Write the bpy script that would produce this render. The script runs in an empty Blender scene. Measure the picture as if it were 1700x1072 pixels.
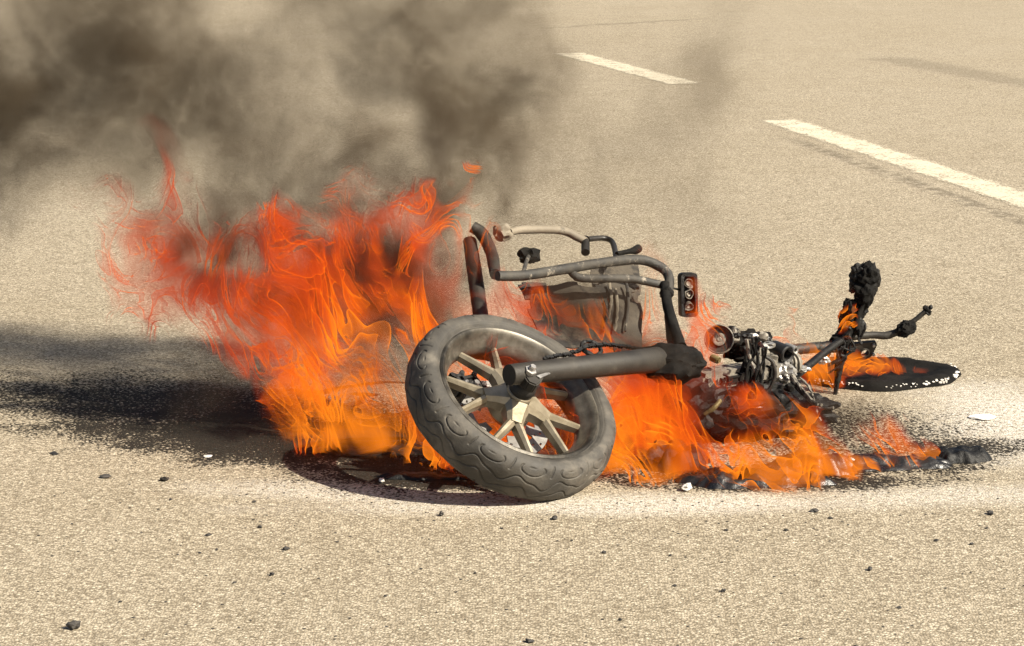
import bpy, bmesh, math, random
import numpy as np
from mathutils import Vector, Matrix, noise as mnoise

# ------------------------------------------------------------------ camera, sky, sun, exposure
sc = bpy.context.scene
col = sc.collection
R = math.radians
FPX, PITCH, CAMH = 3700.0, R(12.0), 1.65          # focal length in photo pixels, tilt, eye height
cam_d = bpy.data.cameras.new('camera'); cam = bpy.data.objects.new('camera', cam_d); col.objects.link(cam)
cam.location = (0, 0, CAMH); cam.rotation_euler = (R(90) - PITCH, 0, 0)
cam_d.sensor_width = 36.0; cam_d.lens = FPX / 1700 * 36; cam_d.clip_end = 500; cam_d.clip_start = 0.05
sc.camera = cam
SUN_DIR = Vector((0.86, -0.50, 0)).normalized(); SUN_EL = R(40)
world = bpy.data.worlds.new('World'); sc.world = world; world.use_nodes = True
wn = world.node_tree.nodes; wl = world.node_tree.links
sky = wn.new('ShaderNodeTexSky'); sky.sky_type = 'NISHITA'; sky.sun_disc = False
sky.sun_elevation = SUN_EL; sky.sun_rotation = math.atan2(SUN_DIR.x, SUN_DIR.y); sky.dust_density = 3.0
wl.new(sky.outputs[0], wn['Background'].inputs[0]); wn['Background'].inputs[1].default_value = 0.05
sun_d = bpy.data.lights.new('sun', 'SUN'); sun = bpy.data.objects.new('sun', sun_d); col.objects.link(sun)
sun_d.energy = 4.7; sun_d.angle = R(0.6); sun_d.color = (1.0, 0.92, 0.77)
sv = Vector((SUN_DIR.x * math.cos(SUN_EL), SUN_DIR.y * math.cos(SUN_EL), math.sin(SUN_EL)))
sun.rotation_euler = sv.to_track_quat('Z', 'Y').to_euler(); sun.location = sv * 20
EXPO = 1.28
vs = sc.view_settings; vs.view_transform = 'Standard'; vs.look = 'None'; vs.gamma = 1; vs.exposure = EXPO
sc.render.engine = 'CYCLES'
cy = sc.cycles
cy.use_denoising = True; cy.max_bounces = 4; cy.diffuse_bounces = 2; cy.glossy_bounces = 2; cy.transmission_bounces = 2
cy.transparent_max_bounces = 48; cy.volume_bounces = 0; cy.volume_step_rate = 1.0; cy.volume_max_steps = 256
cy.caustics_reflective = False; cy.caustics_refractive = False
try: cy.denoiser = 'OPENIMAGEDENOISE'
except Exception: pass

# ------------------------------------------------------------------ measuring helpers
FW = Vector((0, math.cos(PITCH), -math.sin(PITCH))); UPV = Vector((0, math.sin(PITCH), math.cos(PITCH)))
CAM = Vector((0, 0, CAMH))
def ray(u, v): return FW + Vector(((u - 850) / FPX, 0, 0)) + UPV * ((536 - v) / FPX)
def P(u, v, Y): d = ray(u, v); return CAM + d * (Y / d.y)
def G(u, v, z=0.0): d = ray(u, v); return CAM + d * ((z - CAMH) / d.z)
WC = Vector((-0.002, 5.719, 0.211)); WN = Vector((0.434, -0.426, 0.794)).normalized()   # rear wheel centre and axle direction
WA = Vector((-0.7007, -0.7134, 0)); WA = (WA - WN * WA.dot(WN)).normalized(); WB = WN.cross(WA)
def W(u, v, off):                                  # a point seen at (u, v) on the plane OFF metres beside the wheel's plane
    d = ray(u, v); q = WC + WN * off
    return CAM + d * ((q - CAM).dot(WN) / d.dot(WN))

# ------------------------------------------------------------------ materials
def newmat(name):
    m = bpy.data.materials.new(name); m.use_nodes = True
    nt = m.node_tree; nt.nodes.clear()
    return m, nt
class NT:
    """tiny node-expression helper shared by shader and geometry trees"""
    def __init__(s, nt): s.nt = nt
    def n(s, t, **k):
        x = s.nt.nodes.new(t)
        for a, b in k.items(): setattr(x, a, b)
        return x
    def put(s, sock, v):
        if isinstance(v, bpy.types.NodeSocket): s.nt.links.new(v, sock)
        elif v is not None: sock.default_value = v
    def m(s, op, a, b=None, c=None, clamp=False):
        x = s.n('ShaderNodeMath', operation=op, use_clamp=clamp)
        for i, v in enumerate((a, b, c)): s.put(x.inputs[i], v)
        return x.outputs[0]
    def vm(s, op, a, b=None, scale=None):
        x = s.n('ShaderNodeVectorMath', operation=op)
        s.put(x.inputs[0], a)
        if b is not None: s.put(x.inputs[1], b)
        if scale is not None: s.put(x.inputs['Scale'], scale)
        return x.outputs['Value'] if op in ('LENGTH', 'DOT_PRODUCT', 'DISTANCE') else x.outputs[0]
    def noise(s, vec, scale, detail=3, rough=0.55, dist=0.0, colour=False):
        x = s.n('ShaderNodeTexNoise'); s.put(x.inputs['Vector'], vec); s.put(x.inputs['Scale'], scale)
        x.inputs['Detail'].default_value = detail; x.inputs['Roughness'].default_value = rough; x.inputs['Distortion'].default_value = dist
        return x.outputs['Color'] if colour else x.outputs[0]
    def ramp(s, fac, stops):
        x = s.n('ShaderNodeValToRGB'); s.put(x.inputs[0], fac); e = x.color_ramp.elements
        while len(e) < len(stops): e.new(0.5)
        for q, (p, c) in zip(e, stops):
            q.position = p; q.color = (c, c, c, 1) if isinstance(c, (int, float)) else (*c, 1)
        return x.outputs[0]
    def sst(s, v, lo, hi):
        x = s.n('ShaderNodeMapRange', interpolation_type='SMOOTHSTEP'); s.put(x.inputs[0], v)
        s.put(x.inputs[1], lo); s.put(x.inputs[2], hi); x.inputs[3].default_value = 0; x.inputs[4].default_value = 1
        return x.outputs[0]
    def mix(s, f, a, b, blend='MIX'):
        x = s.n('ShaderNodeMix', data_type='RGBA', blend_type=blend); s.put(x.inputs[0], f)
        for i, v in ((6, a), (7, b)): s.put(x.inputs[i], (*v, 1) if isinstance(v, tuple) and len(v) == 3 else v)
        return x.outputs[2]

def surf(name, c1, c2, scale=30, rough=0.6, metal=0.0, bump=0.3, bscale=None, c3=None, spec=0.5, s3=12, t3=(0.55, 0.68), rough2=None):
    m, nt = newmat(name); t = NT(nt)
    tc = t.n('ShaderNodeTexCoord').outputs['Object']
    n1 = t.noise(tc, scale, 5, 0.6)
    c = t.mix(t.sst(n1, 0.35, 0.65), c1, c2)
    if c3 is not None:
        c = t.mix(t.sst(t.noise(tc, s3, 6, 0.7), *t3), c, c3)
    p = t.n('ShaderNodeBsdfPrincipled'); t.put(p.inputs['Base Color'], c)
    p.inputs['Metallic'].default_value = metal; p.inputs['Specular IOR Level'].default_value = spec
    t.put(p.inputs['Roughness'], t.m('ADD', rough, t.m('MULTIPLY', t.m('SUBTRACT', n1, 0.5), 0.5)))
    b = t.n('ShaderNodeBump'); b.inputs['Strength'].default_value = bump; b.inputs['Distance'].default_value = 0.004
    t.put(b.inputs['Height'], t.noise(tc, bscale or scale * 3, 5, 0.65)); t.put(p.inputs['Normal'], b.outputs[0])
    o = t.n('ShaderNodeOutputMaterial'); nt.links.new(p.outputs[0], o.inputs[0])
    return m
M = {}
M['rubber'] = surf('dusty_rubber', (0.0295, 0.0262, 0.0213), (0.0640, 0.0566, 0.0459), 14, 0.75, 0, 0.25, 160, c3=(0.1394, 0.1230, 0.0984), s3=7, t3=(0.5, 0.85))
M['alloy'] = surf('bronze_alloy', (0.2250, 0.1872, 0.1260), (0.3240, 0.2790, 0.2025), 18, 0.42, 0.55, 0.12, 150, c3=(0.1080, 0.0900, 0.0675), s3=9, t3=(0.6, 0.85))
M['alloy_rim'] = surf('rim_alloy', (0.1162, 0.1023, 0.0814), (0.1767, 0.1581, 0.1279), 22, 0.4, 0.5, 0.1, 150, c3=(0.0256, 0.0232, 0.0195), s3=4, t3=(0.36, 0.62))
M['disc'] = surf('brake_steel', (0.2880, 0.2720, 0.2560), (0.4000, 0.3840, 0.3600), 20, 0.4, 0.6, 0.08, 120)
M['black_metal'] = surf('black_metal', (0.0090, 0.0085, 0.0080), (0.0250, 0.0230, 0.0210), 25, 0.45, 0.2, 0.2)
M['arm'] = surf('sooty_steel', (0.0153, 0.0126, 0.0095), (0.0252, 0.0211, 0.0158), 9, 0.6, 0.15, 0.25, 140, c3=(0.0675, 0.0585, 0.0450), s3=8, t3=(0.56, 0.8))
M['tube'] = surf('flaked_tube', (0.0210, 0.0192, 0.0168), (0.0510, 0.0450, 0.0360), 20, 0.7, 0.1, 0.5, 90, c3=(0.2520, 0.2160, 0.1680), s3=26, t3=(0.54, 0.66))
M['tan_tube'] = surf('scorched_tan_tube', (0.1430, 0.1183, 0.0853), (0.1980, 0.1678, 0.1238), 14, 0.7, 0.0, 0.3, 80, c3=(0.0550, 0.0468, 0.0358), s3=16, t3=(0.56, 0.72))
M['tan_panel'] = surf('scorched_panel', (0.0420, 0.0350, 0.0252), (0.1470, 0.1190, 0.0840), 8, 0.85, 0.0, 0.8, 40, c3=(0.0154, 0.0133, 0.0112), s3=8, t3=(0.42, 0.58))
M['char'] = surf('crusted_char', (0.0022, 0.0021, 0.0020), (0.0084, 0.0076, 0.0067), 45, 0.55, 0.0, 0.9, 70, spec=0.3)
M['char_matt'] = surf('matt_char', (0.0030, 0.0028, 0.0025), (0.0113, 0.0103, 0.0091), 30, 0.85, 0.0, 0.8, 60, spec=0.15)
M['soft_char'] = surf('sooty_rubber', (0.0040, 0.0037, 0.0035), (0.0110, 0.0100, 0.0090), 12, 0.95, 0.0, 0.5, 60, spec=0.1)
M['melt'] = surf('melted_plastic', (0.0049, 0.0045, 0.0042), (0.0182, 0.0168, 0.0154), 26, 0.34, 0.0, 0.7, 40, c3=(0.1120, 0.1015, 0.0840), s3=19, t3=(0.6, 0.72), spec=0.6)
M['engine'] = surf('ashy_engine_alloy', (0.1200, 0.1050, 0.0863), (0.3000, 0.2700, 0.2175), 22, 0.6, 0.25, 0.5, 70, c3=(0.0188, 0.0165, 0.0150), s3=22, t3=(0.5, 0.6))
M['bright'] = surf('bare_alloy', (0.2700, 0.2520, 0.2280), (0.4200, 0.4020, 0.3720), 30, 0.35, 0.6, 0.3, 80, c3=(0.0300, 0.0270, 0.0240), s3=30, t3=(0.55, 0.66))
M['ash'] = surf('white_ash', (0.4675, 0.4420, 0.3995), (0.6800, 0.6545, 0.6120), 40, 0.95, 0, 0.8, 90)
M['flake'] = surf('burnt_flake', (0.0160, 0.0144, 0.0128), (0.0600, 0.0528, 0.0448), 60, 0.75, 0, 0.5)
M['brass'] = surf('tarnished_brass', (0.1350, 0.1080, 0.0405), (0.2250, 0.1890, 0.0900), 40, 0.5, 0.5, 0.3)

# ------------------------------------------------------------------ mesh helpers
def link(name, me, mat, parent=None, smooth=True, **props):
    o = bpy.data.objects.new(name, me); col.objects.link(o)
    if mat is not None: me.materials.append(M[mat] if isinstance(mat, str) else mat)
    if smooth and len(me.polygons):
        me.polygons.foreach_set('use_smooth', [True] * len(me.polygons))
    o.parent = parent
    for k, v in props.items(): o[k] = v
    return o
def bm_obj(name, bm, mat, parent=None, smooth=True, autosharp=35, **props):
    bmesh.ops.recalc_face_normals(bm, faces=bm.faces)
    if smooth and autosharp:
        for e in bm.edges:
            if len(e.link_faces) == 2 and e.calc_face_angle(0) > R(autosharp): e.smooth = False
    me = bpy.data.meshes.new(name); bm.to_mesh(me); bm.free()
    return link(name, me, mat, parent, smooth, **props)
def empty(name, loc, **props):
    o = bpy.data.objects.new(name, None); o.empty_display_size = 0.05; o.location = loc; col.objects.link(o)
    for k, v in props.items(): o[k] = v
    return o
def part_empty(name, parent):
    o = bpy.data.objects.new(name, None); o.empty_display_size = 0.02; col.objects.link(o); o.parent = parent
    return o
def jit(p, amp, fr, seed=0):
    q = Vector((p[0] * fr + seed * 13.7, p[1] * fr - seed * 5.1, p[2] * fr + seed * 3.3))
    return Vector(mnoise.noise_vector(q)) * amp
def smooth_path(pts, sub=6):
    """Catmull-Rom through the points; each is (Vector, radius)"""
    out = []
    n = len(pts)
    for i in range(n - 1):
        p0, p1, p2, p3 = pts[max(i - 1, 0)], pts[i], pts[i + 1], pts[min(i + 2, n - 1)]
        for k in range(sub):
            t = k / sub; t2 = t * t; t3 = t2 * t
            q = 0.5 * ((2 * p1[0]) + (p2[0] - p0[0]) * t + (2 * p0[0] - 5 * p1[0] + 4 * p2[0] - p3[0]) * t2 + (3 * p1[0] - p0[0] - 3 * p2[0] + p3[0]) * t3)
            out.append((q, p1[1] + (p2[1] - p1[1]) * t))
    out.append(pts[-1]); return out
def tube(bm, pts, seg=14, sub=6, rough=0.0, fr=40, seed=0, hollow=False, flat=1.0):
    pts = smooth_path([(Vector(p), r) for p, r in pts], sub) if sub > 1 else [(Vector(p), r) for p, r in pts]
    rings = []; ref = None
    for i, (p, r) in enumerate(pts):
        a = pts[max(i - 1, 0)][0]; b = pts[min(i + 1, len(pts) - 1)][0]; d = (b - a).normalized()
        if ref is None: ref = d.orthogonal().normalized()
        ref = (ref - d * ref.dot(d)).normalized(); s = d.cross(ref)
        ring = []
        for k in range(seg):
            an = 2 * math.pi * k / seg
            q = p + ref * (math.cos(an) * r) + s * (math.sin(an) * r * flat)
            if rough: q = q + jit(q, rough, fr, seed)
            ring.append(bm.verts.new(q))
        rings.append(ring)
    for a, b in zip(rings, rings[1:]):
        for k in range(seg): bm.faces.new((a[k], a[(k + 1) % seg], b[(k + 1) % seg], b[k]))
    for ring, q, sgn in ((rings[0], 1, 1), (rings[-1], -2, -1)):
        if hollow:
            p, r = pts[0] if sgn == 1 else pts[-1]; inner_p, _ = pts[q if sgn == 1 else q]
            d = (inner_p - p).normalized()
            r1 = [bm.verts.new(p + (v.co - p) * 0.62) for v in ring]
            r2 = [bm.verts.new(p + (v.co - p) * 0.58 + d * r * 1.6) for v in ring]
            for k in range(seg):
                bm.faces.new((ring[k], ring[(k + 1) % seg], r1[(k + 1) % seg], r1[k]))
                bm.faces.new((r1[k], r1[(k + 1) % seg], r2[(k + 1) % seg], r2[k]))
            bm.faces.new(r2)
        else: bm.faces.new(ring)
    return bm
def tube_obj(name, pts, mat, parent, **k):
    props = {a: k.pop(a) for a in ('label', 'category', 'group', 'kind') if a in k}
    return bm_obj(name, tube(bmesh.new(), pts, **k), mat, parent, **props)
def frame_to(o, origin, x, y, z):
    o.matrix_world = Matrix(((x.x, y.x, z.x, origin.x), (x.y, y.y, z.y, origin.y), (x.z, y.z, z.z, origin.z), (0, 0, 0, 1)))
def lathe(bm, prof, seg=48, closed=False, c=Vector((0, 0, 0)), ax=None):
    """profile of (radius, height) turned about the axis frame (x, y, z)"""
    X, Y, Z = ax or (Vector((1, 0, 0)), Vector((0, 1, 0)), Vector((0, 0, 1)))
    rings = []
    for r, h in prof:
        if r < 1e-5: rings.append([bm.verts.new(c + Z * h)]); continue
        rings.append([bm.verts.new(c + X * (r * math.cos(2 * math.pi * k / seg)) + Y * (r * math.sin(2 * math.pi * k / seg)) + Z * h) for k in range(seg)])
    pairs = list(zip(rings, rings[1:])) + ([(rings[-1], rings[0])] if closed else [])
    for a, b in pairs:
        for k in range(seg):
            k2 = (k + 1) % seg
            if len(a) == 1 and len(b) == 1: continue
            if len(a) == 1: bm.faces.new((a[0], b[k2], b[k]))
            elif len(b) == 1: bm.faces.new((a[k], a[k2], b[0]))
            else: bm.faces.new((a[k], a[k2], b[k2], b[k]))
    return bm
def hull_box(bm, c, x, y, z, sx, sy, sz, bev=0.0):
    r = bmesh.ops.create_cube(bm, size=1.0); vs_ = r['verts']
    for v in vs_: v.co = c + x * (v.co.x * sx) + y * (v.co.y * sy) + z * (v.co.z * sz)
    if bev:
        es = list({e for v in vs_ for e in v.link_edges})
        bmesh.ops.bevel(bm, geom=es, offset=bev, segments=2, affect='EDGES')
    return bm
def blob(bm, c, rx, ry, rz, amp, fr, seed, sub=3, ax=None):
    X, Y, Z = ax or (Vector((1, 0, 0)), Vector((0, 1, 0)), Vector((0, 0, 1)))
    r = bmesh.ops.create_icosphere(bm, subdivisions=sub, radius=1.0)
    for v in r['verts']:
        q = v.co.copy(); w = q * (1 + amp * (mnoise.noise(q * fr + Vector((seed * 7.1, seed, -seed * 3))) + 0.6 * mnoise.noise(q * fr * 2.3 + Vector((seed, 3, 1)))))
        v.co = c + X * (w.x * rx) + Y * (w.y * ry) + Z * (w.z * rz)
    return bm
def prism(bm, outline, c, x, y, z, th):
    a = [bm.verts.new(c + x * p + y * q + z * (th / 2)) for p, q in outline]
    b = [bm.verts.new(c + x * p + y * q - z * (th / 2)) for p, q in outline]
    bm.faces.new(a); bm.faces.new(b[::-1]); n = len(a)
    for i in range(n): bm.faces.new((a[i], b[i], b[(i + 1) % n], a[(i + 1) % n]))
    return bm

# ------------------------------------------------------------------ road
SOOT_SHADE = [  # centre x, y, radius along, radius across, rotation, strength: fire soot plus painted-in shadow of smoke, flames and wheel
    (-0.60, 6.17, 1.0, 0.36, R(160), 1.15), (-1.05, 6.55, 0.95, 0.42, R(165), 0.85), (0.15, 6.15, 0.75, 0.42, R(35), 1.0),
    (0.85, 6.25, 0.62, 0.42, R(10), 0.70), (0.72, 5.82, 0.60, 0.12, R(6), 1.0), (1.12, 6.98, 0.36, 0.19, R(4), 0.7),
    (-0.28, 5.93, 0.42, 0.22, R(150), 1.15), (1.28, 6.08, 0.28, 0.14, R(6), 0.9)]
SOOT_SHADE += [(-0.22, 5.76, 0.36, 0.12, R(168), 1.3), (0.75, 5.72, 0.5, 0.10, R(4), 0.9), (-0.33, 5.83, 0.34, 0.10, R(165), 1.25)]  # first and last entries paint the wheel's shadow solid black
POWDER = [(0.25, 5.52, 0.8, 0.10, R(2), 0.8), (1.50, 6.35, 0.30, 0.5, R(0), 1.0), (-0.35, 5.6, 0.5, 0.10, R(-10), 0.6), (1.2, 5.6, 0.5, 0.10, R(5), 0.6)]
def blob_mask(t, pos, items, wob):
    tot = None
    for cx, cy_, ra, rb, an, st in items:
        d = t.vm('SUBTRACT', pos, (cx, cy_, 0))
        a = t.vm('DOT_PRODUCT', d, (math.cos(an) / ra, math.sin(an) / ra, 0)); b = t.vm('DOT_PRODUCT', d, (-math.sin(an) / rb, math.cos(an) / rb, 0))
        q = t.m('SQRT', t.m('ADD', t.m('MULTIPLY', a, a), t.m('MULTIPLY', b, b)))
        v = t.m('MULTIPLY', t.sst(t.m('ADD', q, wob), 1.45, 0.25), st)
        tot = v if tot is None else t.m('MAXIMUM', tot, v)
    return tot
def asphalt():
    m, nt = newmat('sunlit_asphalt'); t = NT(nt)
    pos = t.n('ShaderNodeNewGeometry').outputs['Position']
    flat = t.vm('MULTIPLY', pos, (1, 1, 0))
    big = t.noise(pos, 0.7, 4, 0.6); mid = t.noise(pos, 6, 5, 0.65)
    vo = t.n('ShaderNodeTexVoronoi', feature='F1'); t.put(vo.inputs['Vector'], t.vm('ADD', pos, t.vm('SCALE', t.noise(pos, 90, 2, colour=True), scale=0.006))); vo.inputs['Scale'].default_value = 150
    grain = t.noise(pos, 170, 4, 0.75)
    cell = t.n('ShaderNodeSeparateColor'); t.put(cell.inputs[0], vo.outputs['Color'])
    stone = t.ramp(cell.outputs[0], [(0.0, (0.165, 0.135, 0.096)), (0.35, (0.308, 0.261, 0.192)), (0.75, (0.392, 0.339, 0.254)), (1.0, (0.545, 0.478, 0.372))])
    binder = t.sst(vo.outputs['Distance'], 0.42, 0.72)
    c = t.mix(t.m('MULTIPLY', binder, 0.7), stone, (0.135, 0.113, 0.08))
    c = t.mix(t.m('MULTIPLY', t.sst(grain, 0.60, 0.74), 0.55), c, (0.095, 0.078, 0.056))
    c = t.mix(t.m('MULTIPLY', t.sst(t.noise(pos, 34, 3, 0.6), 0.63, 0.72), 0.5), c, (0.10, 0.085, 0.062))
    c = t.mix(t.m('MULTIPLY', t.m('SUBTRACT', big, 0.35, clamp=True), 0.9), c, t.mix(1.0, c, (0.80, 0.77, 0.70), 'MULTIPLY'))
    c = t.mix(t.m('MULTIPLY', t.sst(mid, 0.4, 0.75), 0.35), c, t.mix(1.0, c, (0.72, 0.70, 0.66), 'MULTIPLY'))
    # old tar seams and cracks: thin dark lines along the lane
    def seam(p0, p1, w, wob_a):
        d = (Vector(p1) - Vector(p0)).normalized(); nn = Vector((-d.y, d.x, 0)); L = (Vector(p1) - Vector(p0)).length
        q = t.vm('SUBTRACT', pos, (*p0, 0)); s_ = t.vm('DOT_PRODUCT', q, (nn.x, nn.y, 0)); l_ = t.vm('DOT_PRODUCT', q, (d.x, d.y, 0))
        s_ = t.m('ABSOLUTE', t.m('ADD', s_, t.m('MULTIPLY', t.m('SUBTRACT', t.noise(pos, 3, 4, 0.6), 0.5), wob_a)))
        v = t.sst(s_, w, w * 0.25); v = t.m('MULTIPLY', v, t.sst(l_, 0, 0.4)); return t.m('MULTIPLY', v, t.sst(l_, L, L - 0.4))
    g = lambda u, v: tuple(G(u, v)[:2])
    sm = t.m('MULTIPLY', seam(g(1290, 222), g(1760, 390), 0.09, 0.06), t.sst(t.noise(pos, 12, 4, 0.7), 0.38, 0.6))
    sm = t.m('MAXIMUM', sm, t.m('MULTIPLY', seam(g(880, 48), g(1180, 30), 0.10, 0.5), 0.55))
    sm = t.m('MAXIMUM', sm, t.m('MULTIPLY', seam(g(1450, 92), g(1900, 175), 0.30, 0.4), 0.5))
    c = t.mix(t.m('MULTIPLY', sm, 0.6), c, (0.085, 0.07, 0.052))
    # extinguisher powder and ash dusted over the stones
    wob = t.m('MULTIPLY', t.m('SUBTRACT', t.noise(pos, 4.5, 5, 0.62), 0.5), 1.3)
    pw = t.m('MULTIPLY', blob_mask(t, flat, POWDER, wob), t.sst(t.noise(pos, 70, 4, 0.7), 0.34, 0.6))
    c = t.mix(t.m('MULTIPLY', pw, 0.75), c, (0.60, 0.565, 0.51))
    # soot and painted shadow: fills the pits first, then covers the stones
    so = blob_mask(t, flat, SOOT_SHADE, wob)
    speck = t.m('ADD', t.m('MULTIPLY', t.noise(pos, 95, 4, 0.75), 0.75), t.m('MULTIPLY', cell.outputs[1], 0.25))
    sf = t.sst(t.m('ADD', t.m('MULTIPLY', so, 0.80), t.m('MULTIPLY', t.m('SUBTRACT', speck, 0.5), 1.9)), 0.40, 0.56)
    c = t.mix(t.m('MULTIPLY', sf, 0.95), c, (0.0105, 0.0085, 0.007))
    p = t.n('ShaderNodeBsdfPrincipled'); t.put(p.inputs['Base Color'], c)
    t.put(p.inputs['Roughness'], t.m('SUBTRACT', 0.88, t.m('MULTIPLY', sf, 0.05))); p.inputs['Specular IOR Level'].default_value = 0.08
    b = t.n('ShaderNodeBump'); b.inputs['Strength'].default_value = 0.75; b.inputs['Distance'].default_value = 0.0035
    hgt = t.m('ADD', t.m('SUBTRACT', 0.6, t.m('MULTIPLY', vo.outputs['Distance'], 0.9)), t.m('ADD', t.m('MULTIPLY', cell.outputs[2], 0.35), t.m('MULTIPLY', grain, 0.9)))
    t.put(b.inputs['Height'], hgt); t.put(p.inputs['Normal'], b.outputs[0])
    o = t.n('ShaderNodeOutputMaterial'); nt.links.new(p.outputs[0], o.inputs[0]); return m
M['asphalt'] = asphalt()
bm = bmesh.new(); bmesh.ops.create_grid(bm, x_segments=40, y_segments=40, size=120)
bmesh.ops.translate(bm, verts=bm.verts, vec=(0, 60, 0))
bm_obj('road', bm, 'asphalt', None, False, kind='structure', label='pale sun-bleached asphalt road with soot and painted-in shadow around the fire')
def paint():
    m, nt = newmat('worn_road_paint'); t = NT(nt)
    pos = t.n('ShaderNodeNewGeometry').outputs['Position']
    c = t.mix(t.sst(t.noise(pos, 30, 5, 0.7), 0.35, 0.7), (0.54, 0.475, 0.355), (0.43, 0.38, 0.285))
    p = t.n('ShaderNodeBsdfPrincipled'); t.put(p.inputs['Base Color'], c); p.inputs['Roughness'].default_value = 0.85
    b = t.n('ShaderNodeBump'); b.inputs['Strength'].default_value = 0.7; b.inputs['Distance'].default_value = 0.003
    t.put(b.inputs['Height'], t.noise(pos, 130, 4, 0.7)); t.put(p.inputs['Normal'], b.outputs[0])
    wear = t.m('ADD', t.m('MULTIPLY', t.noise(pos, 60, 4, 0.75), 0.7), t.m('MULTIPLY', t.noise(pos, 7, 3, 0.6), 0.3))
    tr = t.n('ShaderNodeBsdfTransparent'); mx = t.n('ShaderNodeMixShader')
    body = t.n('ShaderNodeAttribute', attribute_name='paint_body').outputs['Fac']
    t.put(mx.inputs[0], t.sst(t.m('ADD', wear, t.m('MULTIPLY', t.m('SUBTRACT', body, 1.0), 0.17)), 0.37, 0.50)); nt.links.new(tr.outputs[0], mx.inputs[1]); nt.links.new(p.outputs[0], mx.inputs[2])
    o = t.n('ShaderNodeOutputMaterial'); nt.links.new(mx.outputs[0], o.inputs[0]); return m
M['paint'] = paint()
def dash(c0, c1, w, seed, label):
    a, b = Vector(c0), Vector(c1); d = (b - a).normalized(); nn = Vector((-d.y, d.x, 0)); bm = bmesh.new(); n = 160; rows = []
    la = bm.verts.layers.float.new('paint_body')
    for i in range(n + 1):
        q = a + (b - a) * (i / n); row = []
        for k, f in enumerate((-1, -0.6, 0.6, 1)):
            e = w / 2 * f + 0.012 * mnoise.noise(Vector((i * 0.35, seed + k * 4, 0)))
            v = bm.verts.new(q + nn * e + Vector((0, 0, 0.003))); v[la] = 0.0 if k in (0, 3) or i in (0, n) else (0.5 if i in (1, 2, n - 1, n - 2) else 1.0); row.append(v)
        rows.append(row)
    for p, r in zip(rows, rows[1:]):
        for k in range(3): bm.faces.new((p[k], p[k + 1], r[k + 1], r[k]))
    bm_obj('lane_marking', bm, 'paint', None, False, kind='structure', label=label)
dash(G(942, 88), G(1140, 140), 0.31, 1, 'short worn white lane dash farther up the road')
dash(G(1288, 198), G(1830, 374), 0.30, 5, 'long worn white lane dash with a dark seam beside it')

# ------------------------------------------------------------------ burnt motorcycle
bike = empty('burnt_motorcycle', (WC.x, WC.y, 0), label='burnt-out motorcycle wreck lying tipped on its side in the flames', category='motorcycle')
bike_inv = Matrix.Translation(Vector((-WC.x, -WC.y, 0)))
_link = link
def link(name, me, mat, parent=None, smooth=True, **props):        # parts are modelled in world space, stored relative to the thing's base
    if parent is not None and (parent is bike or parent.parent is bike or (parent.parent and parent.parent.parent is bike)):
        me.transform(bike_inv)
    return _link(name, me, mat, parent, smooth, **props)
AXW = (WA, WB, WN)
wheel = part_empty('rear_wheel', bike)
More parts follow.
